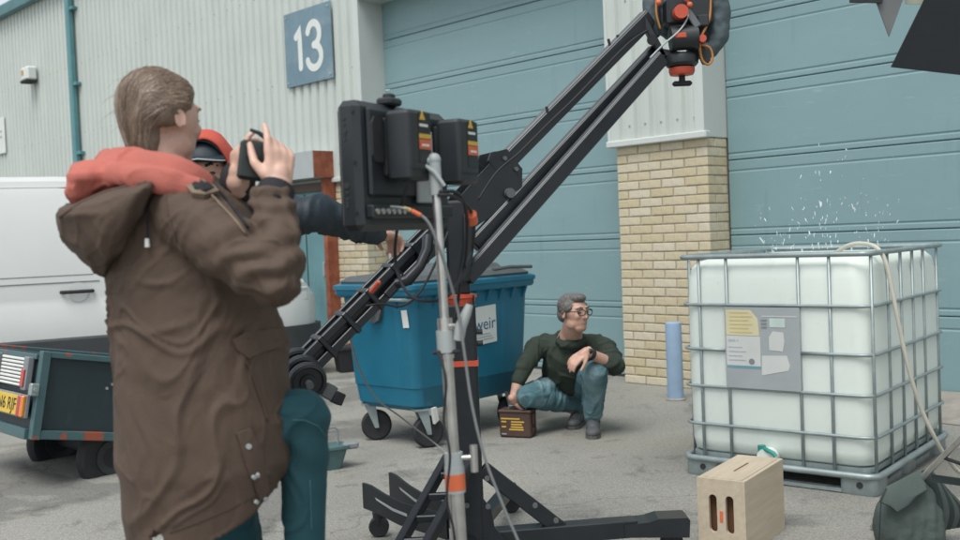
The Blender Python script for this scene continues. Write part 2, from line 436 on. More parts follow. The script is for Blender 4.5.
# gutter, roof, downpipe
m = MB(); m.prism([(-0.13, 0), (0.0, 0), (0.0, 0.16), (-0.16, 0.16), (-0.16, 0.14)], Matrix.Translation(((FAR + 12) / 2, -0.045, EAVE - 0.02)) @ Matrix.Rotation(PI / 2, 4, 'Z'), 12 - FAR)
m.build('gutter', MT['teal'], wh)
m = MB(); m.add([(FAR, -0.1, EAVE + .15), (12, -0.1, EAVE + .15), (12, 14, EAVE + 1.6), (FAR, 14, EAVE + 1.6), (FAR, 0.2, EAVE), (12, .2, EAVE)], [(0, 1, 2, 3)]); m.build('roof', MT['greybox'], wh, fixn=False)
m = MB(); m.box((-11.76, -0.10, EAVE / 2), (0.13, 0.10, EAVE), bev=0.02); m.build('downpipe', MT['teal'], wh)
for z in (1.2, 2.9, 4.0, 5.2):
    m = MB(); m.box((-11.70, -0.08, z), (0.24, 0.09, 0.05), bev=0.005); m.build('pipe_bracket', MT['teal'], wh)
# brick pier with its own bricks
CO = 0.0748; BL = 0.215; BH = 0.0645; JT = 0.010
pier = MB(); pier.box((-PW / 2, B / 2 + 0.006, HB / 2), (PW - 0.012, B, HB - 0.012)); pier = pier.build('brick_pier', MT['mortar'], wh)
brick_cache = {}
def brick(parent, x, y, z, lx, ly):
    lx = round(lx, 3); ly = round(ly, 3); key = (lx, ly)
    if key not in brick_cache:
        b = MB(); b.box((0, 0, 0), (lx, ly, BH), bev=0.004); me = b.mesh('brick')
        me.materials.append(MT['brick']); brick_cache[key] = me
    o = bpy.data.objects.new('brick', brick_cache[key]); COL.objects.link(o); o.parent = parent
    o.location = (x + rnd.uniform(-.0015, .0015), y + rnd.uniform(-.002, .002), z + rnd.uniform(-.001, .001))
    return o
rows = 27
for r in range(rows):
    z = r * CO + BH / 2 + 0.003
    if r % 2 == 0:                              # four stretchers across the front, a closer and a header on the return
        w = (PW - 3 * JT) / 4
        for k in range(4): brick(pier, -PW + w / 2 + k * (w + JT), 0.05, z, w, 0.1025)
        brick(pier, -0.052, 0.1025 + JT + 0.085, z, 0.1025, 0.168)
    else:
        h = 0.1025; w = (PW - 2 * h - 4 * JT) / 3
        brick(pier, -PW + h / 2, 0.107, z, h, 0.215)
        for k in range(3): brick(pier, -PW + h + JT + w / 2 + k * (w + JT), 0.05, z, w, 0.1025)
        brick(pier, -h / 2, 0.107, z, h, 0.215)
        brick(pier, -0.052, 0.25, z, 0.1025, 0.055)
# brick plinth under the left cladding, next to the roller door
PL0 = -5.02
pl = MB(); pl.box(((PL0 + DL) / 2, 0.158, (HB - .04) / 2), (DL - PL0 - 0.014, 0.28, HB - 0.045)); pl = pl.build('brick_plinth', MT['mortar'], wh)
Lp = DL - PL0
for r in range(26):
    z = r * CO + BH / 2 + 0.003
    if r % 2 == 0:
        x = DL
        for w in (BL, BL, 0.165):
            brick(pl, x - w / 2, 0.05, z, w, 0.1025); x -= w + JT
        brick(pl, DL - 0.052, 0.1025 + JT + 0.085, z, 0.1025, 0.168)
    else:
        x = DL; brick(pl, x - 0.051, 0.107, z, 0.1025, 0.215); x -= 0.1025 + JT
        brick(pl, DL - 0.052, 0.25, z, 0.1025, 0.055)
        for w in (BL, BL, 0.052):
            brick(pl, x - w / 2, 0.05, z, w, 0.1025); x -= w + JT
# far brick plinth (behind van and people)
m = MB(); m.box(((FAR + -5.95) / 2, 0.05, HB / 2 - .02), (-5.95 - FAR, 0.1, HB - 0.05)); m.build('far_plinth', MT['brick'], wh)
# roller doors: one panel per section with ribs pressed into it
def roller_door(x0, x1, label):
    m = MB(); m.box(((x0 + x1) / 2, B + 0.12, HEAD / 2), (x1 - x0 + 0.1, 0.02, HEAD)); d = m.build('roller_door', MT['darkgap'], wh); d['label'] = label
    zs = [0.015, 0.62, 1.232, 1.838, 2.425, 2.97, 3.51, 4.05]
    for i in range(len(zs) - 1):
        z0, z1 = zs[i] + 0.0025, zs[i + 1] - 0.0025
        prof = [(B + 0.008, z0), (B, z0 + 0.006), (B, z0 + 0.036), (B + 0.006, z0 + 0.044), (B + 0.006, z0 + 0.050), (B, z0 + 0.060)]
        prof += [(B, z1 - 0.100), (B + 0.005, z1 - 0.091), (B + 0.005, z1 - 0.086), (B, z1 - 0.076), (B, z1 - 0.008), (B + 0.008, z1)]
        q = MB(); n = len(prof)
        q.add([(x0, y, z) for y, z in prof] + [(x1, y, z) for y, z in prof] + [(x0, B + .04, z0), (x0, B + .04, z1), (x1, B + .04, z0), (x1, B + .04, z1)], [(i_, n + i_, n + i_ + 1, i_ + 1) for i_ in range(n - 1)])
        q.build('door_panel', MT['door'], d, smooth=20)
    m = MB(); m.box(((x0 + x1) / 2, B + 0.02, 0.012), (x1 - x0, 0.05, 0.024)); m.build('rubber_seal', MT['darkgap'], d)
    return d
roller_door(DL + 0.08, -PW - 0.005, 'teal grey roller door behind the wheeled bin')
roller_door(0.012, DR, 'teal grey roller door behind the water tank')
m = MB(); m.add([(0.05, B - .01, 0.004), (DR, B - .01, 0.004), (DR, B - .01, 0.10), (0.05 + 1.2, B - .01, 0.10), (0.05, B - .01, .006), (0.05, B - .5, .004), (DR, B - 0.9, .004)], [(4, 3, 2, 6, 5)]); m.build('door_threshold', MT['concrete'], wh, fixn=False)
# personnel doorway under a projecting shutter hood
hx1 = -4.93
m = MB(); m.box((hx1 - 0.55, -0.155, 2.19), (1.1, 0.305, 0.30)); m.build('shutter_hood', MT['greybox'], wh)
m = MB(); m.box((hx1 + 0.006, -0.153, 2.19), (0.008, 0.30, 0.296)); m.build('hood_end_plate', MT['rust'], wh)
m = MB(); m.box((hx1 - 0.05, -0.075, 1.02), (0.07, 0.145, 2.03)); m.build('door_guide', MT['rust'], wh)
m = MB(); m.box((hx1 - 1.04, -0.075, 1.02), (0.07, 0.145, 2.03)); m.build('door_guide', MT['rust'], wh)
m = MB(); m.box((hx1 - 0.12, -0.055, 1.0), (0.055, 0.10, 2.0), bev=.004); m.build('door_frame', MT['teal'], wh)
m = MB(); m.box((hx1 - 0.57, -0.06, 1.95), (0.84, 0.06, 0.10), bev=.004); m.build('shutter_bar', mat('brown_bar', (0.10, 0.075, 0.06, 1), 0.7), wh)
pd_ = MB(); pd_.box((hx1 - 0.57, -0.03, 0.95), (0.84, 0.04, 1.9)); pd_ = pd_.build('personnel_door', MT['bluedoor'], wh)
m = MB(); m.box((hx1 - 0.22, -0.065, 1.0), (0.03, 0.03, 0.16), bev=.006); m.build('handle', MT['greybox'], pd_)
m = MB(); m.box((hx1 - 0.57, -0.053, 0.95), (0.012, 0.006, 1.86)); m.build('door_seam', MT['darkgap'], pd_)

# ================================================================== signs and lamp on the wall
MT['signblue'] = add_layer(add_layer(mat('faded_blue_sign', (0.140, 0.225, 0.27, 1), 0.6, var=0.12, scale=3), (0.23, 0.30, 0.33, 1), 4, 0.5, 0.75), (0.20, 0.13, 0.09, 1), 9, 0.66, 0.75, amount=.7)
MT['signwhite'] = mat('sign_white', (0.62, 0.65, 0.62, 1), 0.6, var=0.06)
WM = FRAME['warehouse']
def on_wall(x, z, y=-0.06): return WM @ Matrix.Translation((x, y, z))
s13 = root('number_sign', on_wall(-5.27, 3.15) @ Vector((0, 0, 0)), -TH, 'faded blue square sign with white number 13 on ribbed wall', 'sign')
m = MB(); m.box((0, 0, 0.43), (0.93, 0.012, 0.86), bev=0.003); m.build('sign_plate', MT['signblue'], s13)
def stroke(m, pts, w, y, t=0.004, M=None):
    """flat round-ended brush stroke in the xz plane"""
    n = len(pts); poly_l = []; poly_r = []
    for i, p in enumerate(pts):
        a = Vector(pts[max(0, i - 1)]); b = Vector(pts[min(n - 1, i + 1)]); d = (b - a).normalized(); q = Vector((-d.y, d.x))
        poly_l.append(Vector(p) + q * w / 2); poly_r.append(Vector(p) - q * w / 2)
    def cap(c, d):
        q = Vector((-d.y, d.x)); return [Vector(c) + q * (w / 2) * math.cos(k * PI / 6) + d * (w / 2) * math.sin(k * PI / 6) for k in range(1, 6)]
    d1 = (Vector(pts[-1]) - Vector(pts[-2])).normalized(); d0 = (Vector(pts[0]) - Vector(pts[1])).normalized()
    L_ = poly_l + cap(pts[-1], d1) + poly_r[::-1] + cap(pts[0], d0)
    # as strip + caps (concave safe)
    vs = [(p.x, y, p.y) for p in poly_l] + [(p.x, y, p.y) for p in poly_r]
    fs = [(i, i + 1, n + i + 1, n + i) for i in range(n - 1)]
    c1 = len(vs); e = cap(pts[-1], d1); vs += [(p.x, y, p.y) for p in e]; fs.append(tuple([n - 1] + list(range(c1, c1 + 5)) + [2 * n - 1]))
    c0 = len(vs); e = cap(pts[0], d0); vs += [(p.x, y, p.y) for p in e]; fs.append(tuple([n] + list(range(c0, c0 + 5)) + [0]))
    m.add(vs, fs, M)
ya = -0.0085
m = MB(); stroke(m, [(-0.225, 0.56), (-0.15, 0.66), (-0.15, 0.5), (-0.15, 0.2)], 0.085, ya); m.build('digit_one', MT['signwhite'], s13)
arc = [(0.125 + 0.115 * math.cos(a), 0.545 + 0.125 * math.sin(a)) for a in [rad(x) for x in range(165, -91, -15)]]
arc2 = [(0.125 + 0.135 * math.cos(a), 0.29 + 0.13 * math.sin(a)) for a in [rad(x) for x in range(90, -166, -15)]]
m = MB(); stroke(m, arc, 0.085, ya); m.build('digit_three', MT['signwhite'], s13)
m = MB(); stroke(m, arc2, 0.085, ya - 0.0005); m.build('digit_three', MT['signwhite'], s13)
for x in (-.42, .42):
    for z in (.05, .81): m = MB(); m.cyl((x, -0.004, z), (x, -0.014, z), 0.012, n=8); m.build('screw', MT['greybox'], s13)
nb = root('notice_board', on_wall(-15.35, 3.20) @ Vector((0, 0, 0)), -TH, 'plain white notice panel fixed to the ribbed wall', 'sign')
m = MB(); m.box((0, 0, 0.32), (0.75, 0.02, 0.66), bev=.004); m.build('panel', MT['signwhite'], nb)
m = MB(); m.box((0, -0.013, 0.40), (0.5, 0.004, 0.03)); m.box((0, -0.013, 0.30), (0.5, 0.004, 0.03)); m.build('print_line', MT['greybox'], nb)
wl = root('wall_lamp', on_wall(-13.46, 4.35) @ Vector((0, 0, 0)), -TH, 'small white box lamp with dark underside high on wall', 'lamp')
m = MB(); m.box((0, -0.08, 0.06), (0.31, 0.17, 0.23), bev=0.025); m.build('housing', MT['signwhite'], wl)
m = MB(); m.box((0, -0.09, -0.072), (0.30, 0.20, 0.05), bev=0.018); m.build('lens', MT['darkgap'], wl)
m = MB(); m.box((-0.06, -0.168, 0.08), (0.08, 0.01, 0.08)); m.build('sticker', mat('amber_sticker', (0.5, 0.3, 0.06, 1), 0.6), wl)

# grit and small stones lying on the asphalt
gr = MB(); rg = random.Random(21)
for k in range(1500):
    y = 3.2 + 6.5 * rg.random() ** .8; x = rg.uniform(-.52, .52) * y; s = rg.uniform(.0015, .0045) * (1 if rg.random() < .93 else 2.2)
    pts = [(x + s * rg.uniform(.6, 1.3) * math.cos(a), y + s * rg.uniform(.6, 1.3) * math.sin(a), .0005) for a in (0.2, 1.5, 2.7, 4.0, 5.2)]
    gr.add(pts + [(x, y, s * rg.uniform(.5, 1.0))], [(i, (i + 1) % 5, 5) for i in range(5)])
tag(gr.build('grit', mat('grit_stone', (.30, .29, .265, 1), .9, col2=(.12, .115, .11, 1), scale=3), None, fixn=False, kind='stuff'), 'loose grit and small stones scattered over the asphalt', 'grit')
# ================================================================== shared object materials
MT['steel'] = mat('galvanised_steel', (0.29, 0.345, 0.345, 1), 0.42, metal=0.4, var=0.15, scale=14)
MT['chrome'] = mat('worn_chrome', (0.55, 0.55, 0.53, 1), 0.3, metal=0.85, var=0.15, scale=20)
MT['black'] = add_layer(mat('black_anodised', (0.015, 0.019, 0.022, 1), 0.45, var=0.2, scale=12), (0.045, 0.05, 0.055, 1), 14, 0.6, 0.85, amount=0.5)
MT['blackrub'] = mat('black_rubber', (0.016, 0.018, 0.020, 1), 0.72, var=0.3, scale=20)
MT['plastic'] = mat('charcoal_plastic', (0.019, 0.024, 0.027, 1), 0.45, var=0.15, scale=10, bump=0.08, bscale=300)
MT['white'] = mat('white_plastic', (0.66, 0.67, 0.64, 1), 0.5, var=0.05)
MT['red'] = mat('orange_red_plastic', (0.50, 0.075, 0.035, 1), 0.45, var=0.12)
MT['orange'] = mat('orange_tape', (0.60, 0.13, 0.05, 1), 0.55, var=0.1)
MT['yellow'] = mat('yellow_print', (0.60, 0.38, 0.05, 1), 0.55, var=0.1)
MT['grey'] = mat('mid_grey', (0.20, 0.22, 0.23, 1), 0.55, var=0.1)

# ------------------------------------------------------------------ bollard
bo = root('bollard', (1.452, 7.745, 0), 0, 'pale blue steel bollard beside the brick pier', 'bollard')
m = MB(); m.lathe([(0.062, 0), (0.062, 0.575), (0.058, 0.592), (0.05, 0.597)], n=20)
m.build('post', add_layer(mat('pale_blue_paint', (0.265, 0.37, 0.50, 1), 0.55, var=0.08, scale=9), (0.25, 0.24, 0.20, 1), 7, 0.62, 0.8, amount=.7), bo, smooth=40)
m = MB(); m.lathe([(0.075, 0.0), (0.075, 0.012), (0.064, 0.02)], n=20); m.build('base_collar', MT['concrete'], bo, smooth=40)

# ------------------------------------------------------------------ wheeled waste bin
MT['bin'] = add_layer(add_layer(mat('blue_bin_plastic', (0.012, 0.135, 0.215, 1), 0.42, var=0.08, scale=4), (0.04, 0.20, 0.27, 1), 2.2, 0.52, 0.85, amount=.5, stretch=(1, 1, .5)), (0.11, 0.15, 0.16, 1), 6, 0.64, 0.8, amount=.4, stretch=(2, 2, .4))
MT['lid'] = mat('grey_bin_lid', (0.075, 0.088, 0.092, 1), 0.55, var=0.12, scale=5)
bn = root('wheeled_bin', (-0.29, 6.86, 0), rad(48), 'large blue four wheeled waste bin with dark lid and white label', 'bin')
def rrect(lx, ly, r, z, n=5, cx=0, cy=0):
    pts = []
    for sx, sy, a0 in ((1, 1, 0), (-1, 1, 90), (-1, -1, 180), (1, -1, 270)):
        for k in range(n + 1):
            a = rad(a0 + 90 * k / n); pts.append((cx + sx * (lx / 2 - r) + r * math.cos(a), cy + sy * (ly / 2 - r) + r * math.sin(a), z))
    return pts
m = MB(); m.loft([rrect(.95, .53, .06, .235), rrect(1.03, .585, .07, .27), rrect(1.052, .60, .06, .38), rrect(1.064, .608, .06, .385), rrect(1.135, .648, .06, .90), rrect(1.15, .66, .06, .93), rrect(1.15, .66, .06, .99)])
m.build('tub', MT['bin'], bn, smooth=35)
m = MB(); m.loft([rrect(1.16, .67, .06, .955), rrect(1.21, .72, .06, .96), rrect(1.23, .735, .06, .975), rrect(1.23, .735, .06, 1.0), rrect(1.25, .75, .06, 1.004), rrect(1.25, .75, .06, 1.03), rrect(1.2, .70, .05, 1.04)])
m.build('rim', MT['bin'], bn, smooth=35)
for x in [-.5 + .125 * k for k in range(9)]:
    q = MB(); q.prism([(0, 0), (-0.05, 0), (0, -0.09)], Matrix.Translation((x, -0.318, .957)) @ Matrix.Rotation(PI / 2, 4, 'Z'), 0.012); q.build('rim_gusset', MT['bin'], bn)
for y in (-.2, 0, .2):
    q = MB(); q.prism([(0, 0), (0.05, 0), (0, -0.09)], Matrix.Translation((-0.558, y, .957)) @ Matrix.Rotation(PI, 4, 'Z'), 0.012); q.build('rim_gusset', MT['bin'], bn)
for x in (-.30, .30):
    q = MB(); q.beam((x, -.297, .40), (x, -.319, .88), 0.045, 0.014, up=Vector((0, 1, 0)), bev=.004); q.build('rib', MT['bin'], bn)
q = MB(); q.beam((-.527, -.18, .40), (-.563, -.19, .88), 0.05, 0.014, up=Vector((1, 0, 0)), bev=.004); q.build('rib', MT['bin'], bn)
m = MB(); m.loft([rrect(1.17, .68, .06, 1.04), rrect(1.18, .69, .06, 1.055), rrect(1.12, .64, .1, 1.085), rrect(.7, .50, .12, 1.10, cx=.1), rrect(.66, .46, .12, 1.125, cx=.1), rrect(.55, .36, .1, 1.14, cx=.1)])
m.build('lid', MT['lid'], bn, smooth=30)
m = MB(); m.tube([(.15, -.37, 1.09), (.3, -.385, 1.10), (.55, -.37, 1.09)], .012, 8); m.build('lid_handle', MT['lid'], bn, smooth=40)
# trunnion and handle bar on the short side
m = MB(); m.prism([(-.075, .10), (.075, .10), (.075, -.02), (.05, -.085), (0, -.11), (-.05, -.085), (-.075, -.02)], Matrix.Translation((-.575, .0, .90)) @ Matrix.Rotation(PI / 2, 4, 'Z'), .035)
m.cyl((-.59, 0, .875), (-.65, 0, .875), .026, n=14); m.build('trunnion', MT['lid'], bn, smooth=40)
m = MB(); m.tube([(-.56, -.12, .94), (-.63, -.13, .945), (-.63, -.31, .945), (-.56, -.32, .94)], .011, 8); m.build('handle_bar', MT['steel'], bn, smooth=40)
sa = math.atan2(.057, .51)
S1 = Matrix.Translation((-.5655, -.262, .823)) @ Matrix.Rotation(-math.atan2(.036, .515), 4, 'Y') @ Matrix.Rotation(rad(-4), 4, 'X')
m = MB(); m.box((0, 0, 0), (.004, .05, .11), S1); m.build('sticker', MT['white'], bn)
S2 = Matrix.Translation((.058, -.3205, .725)) @ Matrix.Rotation(math.atan2(.020, .5), 4, 'X') @ Matrix.Rotation(rad(-2.5), 4, 'Y')
lb = MB(); lb.box((0, 0, 0), (.315, .005, .25), S2); lb = lb.build('label_panel', mat('label_white', (0.62, 0.65, 0.62, 1), .5, var=.04), bn)
TB = lambda dx, dz, off=-.0032: S2 @ Matrix.Translation((dx, off, dz)) @ Matrix.Rotation(PI / 2, 4, 'X')
MT['inkblue'] = mat('ink_blue', (0.045, 0.13, 0.21, 1), .5); MT['inkgreen'] = mat('ink_green', (0.06, 0.26, 0.15, 1), .5); MT['inkgrey'] = mat('ink_grey', (0.36, 0.40, 0.40, 1), .5)
text_mb('weir', .115, TB(.045, .005)).build('lettering', MT['inkblue'], lb)
for k, (dx, dz) in enumerate(((-.125, .06), (-.105, .045), (-.12, .03), (-.14, .01), (-.115, .0), (-.135, .075))):
    q = MB(); q.prism([(0, .02), (.014, .005), (.008, -.012), (-.01, -.012), (-.014, .006)], S2 @ Matrix.Translation((dx, -.0034, dz)), .0012); q.build('leaf_mark', MT['inkgreen'], lb)
for dz, w in ((-.06, .14), (-.078, .17), (-.096, .2)):
    q = MB(); q.box((.02, -.0034, dz), (w, .001, .007), S2); q.build('small_print', MT['inkgrey'], lb)
# castors
def castor(parent, x, y, rz, r=.10):
    M = Matrix.Translation((x, y, 0)) @ Matrix.Rotation(rz, 4, 'Z')
    b = MB(); b.box((0, 0, .245), (.10, .10, .012), M)
    for s in (-1, 1): b.prism([(-.03, .24), (.045, .24), (.06, .085), (.035, .085)], M @ Matrix.Translation((0, s * .034, 0)), .005)
    f = b.build('castor', MT['steel'], parent)
    MX = M @ Matrix.Translation((.045, 0, r)) @ Matrix.Rotation(PI / 2, 4, 'X')
    t = MB(); t.lathe([(.06, -.022), (r - .012, -.025), (r, -.016), (r, .016), (r - .012, .025), (.06, .022)], MX, 28); t.build('tyre', MT['blackrub'], f, smooth=35)
    t = MB(); t.lathe([(.0, -.026), (.018, -.026), (.02, -.015), (.058, -.018), (.062, -.016), (.062, .016), (.058, .018), (.02, .015), (.018, .026), (.0, .026)], MX, 20); t.build('rim', mat('wheel_grey', (.16, .16, .15, 1), .6), f, smooth=35)
    return f
for x, y, a in ((-.42, .24, -40), (-.42, -.24, -25), (.40, -.22, 10), (.40, .22, 0)): castor(bn, x - .03, y, rad(a))
q = MB(); q.prism([(-.02, .05), (.02, .055), (.035, -.03), (.0, -.05)], Matrix.Translation((-.40, -.31, .20)), .02); q.build('brake_tab', MT['white'], bn)

# ------------------------------------------------------------------ intermediate bulk tank
ib = root('water_tank', (1.8314, 4.7815, -0.0), -.6845, 'white plastic water tank in a galvanised cage on steel pallet', 'tank')
bt = bpy.data.materials.new('milky_plastic'); bt.use_nodes = True; N = bt.node_tree.nodes; L = bt.node_tree.links; p = N['Principled BSDF']
tc = N.new('ShaderNodeTexCoord'); nz = N.new('ShaderNodeTexNoise'); nz.inputs['Scale'].default_value = 2.5; nz.inputs['Detail'].default_value = 5
L.new(tc.outputs['Object'], nz.inputs['Vector']); r_ = N.new('ShaderNodeValToRGB'); r_.color_ramp.elements[0].color = (0.645, 0.71, 0.655, 1); r_.color_ramp.elements[1].color = (0.72, 0.775, 0.725, 1)
L.new(nz.outputs['Fac'], r_.inputs['Fac']); L.new(r_.outputs['Color'], p.inputs['Base Color']); p.inputs['Roughness'].default_value = 0.42
p.inputs['Subsurface Weight'].default_value = 0.5; p.inputs['Subsurface Radius'].default_value = (.06, .07, .05); p.inputs['Subsurface Scale'].default_value = .5
MT['bottle'] = bt; add_layer(bt, (.50, .55, .50, 1), 7, .60, .78, stretch=(1, 1, .4), amount=.35); add_layer(bt, (.40, .40, .34, 1), 30, .66, .74, amount=.35)
m = MB(); cx, cy = -.5, .6
m.loft([rrect(.90, 1.10, .08, .125, 8, cx, cy), rrect(.955, 1.155, .085, .145, 8, cx, cy), rrect(.975, 1.175, .09, .20, 8, cx, cy), rrect(.982, 1.182, .09, .5, 8, cx, cy), rrect(.982, 1.182, .09, .9, 8, cx, cy), rrect(.975, 1.175, .095, 1.04, 8, cx, cy), rrect(.95, 1.15, .10, 1.10, 8, cx, cy), rrect(.90, 1.10, .11, 1.13, 8, cx, cy), rrect(.82, 1.02, .12, 1.142, 8, cx, cy)])
m.build('bottle', MT['bottle'], ib, smooth=True)
m = MB(); m.lathe([(.11, 1.125), (.11, 1.15), (.085, 1.152)], Matrix.Translation((cx, cy, 0)), 24); m.build('fill_neck', MT['bottle'], ib, smooth=40)
def ring(lx, ly, r, z, rr, n=6, gap=None):
    pts = rrect(lx, ly, r, z, n, cx, cy); pts = pts + [pts[0]]
    q = MB(); q.tube(pts, rr, 8, cap=False, flat=1.0); return q
for z in (.908, .48, .28): ring(1.0, 1.2, .07, z, .0085).build('cage_ring', MT['steel'], ib, smooth=True)
# ring interrupted by the label plate
q = MB(); pp = rrect(1.0, 1.2, .07, .675, 6, cx, cy); k0 = 21   # starts at front right corner, runs anticlockwise
q.tube([(-.345, 0, .675), (-.2, 0, .675)] + pp[21:] + pp[:21] + [(-.85, 0, .675), (-.735, 0, .675)], .0085, 8)
q.build('cage_ring', MT['steel'], ib, smooth=True)
q = ring(1.0, 1.2, .05, 1.158, .013, 4); q.build('top_rail', MT['steel'], ib, smooth=True)
q = MB()
fr = [(-1.01, -.012), (.01, -.012)]
for x in (-.89, -.735, -.355, -.20):
    b = MB(); b.tube([(x, .006, .09), (x, .006, .5), (x, .006, 1.155)], .0085, 8); b.build('cage_bar', MT['steel'], ib, smooth=True)
b = MB(); b.tube([(-.008, .03, .09), (-.008, .03, 1.155)], .0085, 8); b.build('cage_bar', MT['steel'], ib, smooth=True)
for y in (.26, .465, .66, .85, 1.1):
    b = MB(); b.tube([(-.006, y, .09), (-.006, y, 1.155)], .0085, 8); b.build('cage_bar', MT['steel'], ib, smooth=True)
for y in (.1, .35, .6, .85, 1.1):
    b = MB(); b.tube([(-.994, y, .09), (-.994, y, 1.155)], .0085, 8); b.build('cage_bar', MT['steel'], ib, smooth=True)
for x in (-.8, -.5, -.2):
    b = MB(); b.tube([(x, 1.194, .09), (x, 1.194, 1.155)], .0085, 8); b.build('cage_bar', MT['steel'], ib, smooth=True)
# pallet
pq = ring(1.01, 1.21, .06, .095, .017, 5).build('pallet', MT['steel'], ib, smooth=True)
b = MB(); b.loft([rrect(.95, 1.15, .05, .105, 4, cx, cy), rrect(.95, 1.15, .05, .128, 4, cx, cy)]); b.build('deck_sheet', MT['steel'], pq)
for x, y, sx, sy in ((-.09, .09, .18, .18), (-.91, .09, .18, .18), (-.09, 1.11, .18, .18), (-.91, 1.11, .18, .18), (-.09, .6, .15, .18), (-.91, .6, .15, .18)):
    b = MB(); b.loft([rrect(sx - .01, sy - .01, .03, 0.0, 4, x, y), rrect(sx, sy, .03, .012, 4, x, y), rrect(sx, sy, .03, .092, 4, x, y)]); f = b.build('foot', MT['steel'], pq, smooth=35)
    if y == .09:
        b = MB(); b.cyl((x + .01, y - sy / 2 + .002, .05), (x + .01, y - sy / 2 - .003, .05), .016, n=14); b.build('foot_hole', MT['darkgap'], f)
for x in (-.09, -.91):
    b = MB(); b.beam((x, .1, .012), (x, 1.1, .012), .10, .022); b.build('skid', MT['steel'], pq)
b = MB(); b.beam((-.9, .03, .014), (-.1, .03, .014), .04, .018); b.build('skid', MT['steel'], pq)
# label plate and stickers
pl_ = MB(); pl_.box((-.545, -.012, .692), (.395, .003, .415)); pl_ = pl_.build('label_plate', mat('label_plate_grey', (.335, .365, .37, 1), .45, var=.06), ib)
ys = -.0145
def sticker(name, x0, x1, z0, z1, mt, y=ys, poly=None):
    q = MB(); q.prism(poly or [(x0, z0), (x1, z0), (x1, z1), (x0, z1)], Matrix.Translation((0, y, 0)), .001); return q.build(name, mt, pl_)
cream = mat('cream_print', (.60, .56, .36, 1), .5, var=.05); palegrey = mat('pale_print', (.55, .57, .55, 1), .5, var=.05); ytxt = mat('ochre_print', (.56, .46, .19, 1), .5)
sticker('yellow_sheet', 0, 0, 0, 0, cream, poly=[(-.735, .755), (-.555, .755), (-.562, .84), (-.60, .885), (-.735, .885)])
sticker('white_sheet', -.735, -.552, .60, .752, palegrey)
sticker('blue_strip', -.735, -.552, .588, .598, mat('blue_print', (.12, .32, .40, 1), .5))
for k in range(6): sticker('print_line', -.715, -.59 - .02 * (k % 2), .768 + k * .02, .775 + k * .02, ytxt, ys - .001)
for k in range(4): sticker('print_line', -.725, -.63 - .02 * (k % 2), .625 + k * .022, .630 + k * .022, MT['inkgrey'], ys - .001)
sticker('print_line', -.725, -.685, .722, .734, MT['inkgrey'], ys - .001); sticker('print_line', -.678, -.670, .724, .732, MT['inkgrey'], ys - .001)
q = MB(); q.lathe([(.010, 0), (.016, 0), (.016, .0006), (.010, .0006)], Matrix.Translation((-.60, ys - .0005, .622)) @ Matrix.Rotation(PI / 2, 4, 'X'), 16); q.build('emblem', MT['grey'], pl_)
sticker('white_patch', -.50, -.42, .80, .845, mat('mint_print', (.50, .60, .56, 1), .5))
sticker('white_patch', 0, 0, 0, 0, palegrey, poly=[(-.505, .685), (-.435, .68), (-.425, .73), (-.43, .775), (-.485, .78), (-.505, .75)])
sticker('torn_patch', 0, 0, 0, 0, palegrey, poly=[(-.548, .555), (-.41, .585), (-.40, .61), (-.415, .66), (-.545, .655)])
sticker('print_line', -.54, -.36, .852, .857, palegrey)
for k in range(3): sticker('print_line', -.545, -.515, .795 + k * .018, .803 + k * .018, MT['grey'], ys - .001)
# outlet valve
vg = mat('green_valve_plastic', (.02, .25, .20, 1), .45)
q = MB(); q.cyl((-.53, .05, .145), (-.53, -.05, .145), .045, n=18); q.build('outlet', MT['bottle'], ib, smooth=40)
q = MB(); q.tube([(-.55, -.03, .19), (-.52, -.05, .187), (-.48, -.06, .175), (-.47, -.06, .16)], .011, 10); q.cyl((-.555, -.03, .15), (-.555, -.03, .203), .020, n=12); q.build('valve_handle', vg, ib, smooth=40)

# water thrown up over the tank
sp = MB(); rs = random.Random(11)
WT = FRAME['water_tank']
for k in range(190):
    c = rs.choice(((-.38, .42, .28), (-.38, .42, .28), (-.60, .38, .16), (-.15, .5, .24)))
    h = abs(rs.gauss(0, 1)) * c[2] * .8
    x = c[0] + rs.gauss(0, .05) + (rs.random() - .5) * h * .75; y = c[1] + rs.gauss(0, .06) + (rs.random() - .5) * h * .6
    z = 1.145 + h; s = rs.uniform(.0007, .0022) * (1.0 if rs.random() < .88 else 1.8)
    d = Vector((x - c[0], y - c[1], rs.uniform(.1, .5))).normalized() * s * rs.uniform(.5, 5.0)
    P = Vector((x, y, z)); sp.tube([P - d * 1.4, P - d * .6, P + d * .6, P + d * 1.4], [s * .3, s, s, s * .3], 6)
wm = mat('white_water', (.66, .72, .72, 1), .2, var=.02, spec=.6)
o = sp.build('water_splash', wm, None, smooth=True, kind='stuff'); o.matrix_world = WT
tag(o, 'spray of white water drops above the water tank', 'water splash')
# hose
hp = [at(*q) for q in ((815, 262, 5.2), (832, 255, 5.12), (848, 245.5, 5.05), (863, 243.5, 5.0), (877, 248, 4.93), (886, 263, 4.88), (892, 290, 4.86), (900, 330, 4.85), (909, 370, 4.85), (921, 408, 4.86), (934, 436, 4.87), (946, 456, 4.92))]
hp.append(Vector((2.38, 5.0, .03))); hp.append(Vector((2.75, 4.95, .014))); hp.append(Vector((3.6, 4.3, .014)))
def smooth_path(pts, n=6):
    out = []; P = [pts[0]] + list(pts) + [pts[-1]]
    for i in range(1, len(P) - 2):
        for k in range(n):
            t = k / n; a, b, c, d = P[i - 1], P[i], P[i + 1], P[i + 2]
            out.append(.5 * ((2 * b) + (c - a) * t + (2 * a - 5 * b + 4 * c - d) * t * t + (-a + 3 * b - 3 * c + d) * t ** 3))
    out.append(P[-2]); return out
q = MB(); q.tube(smooth_path(hp), .0105, 10)
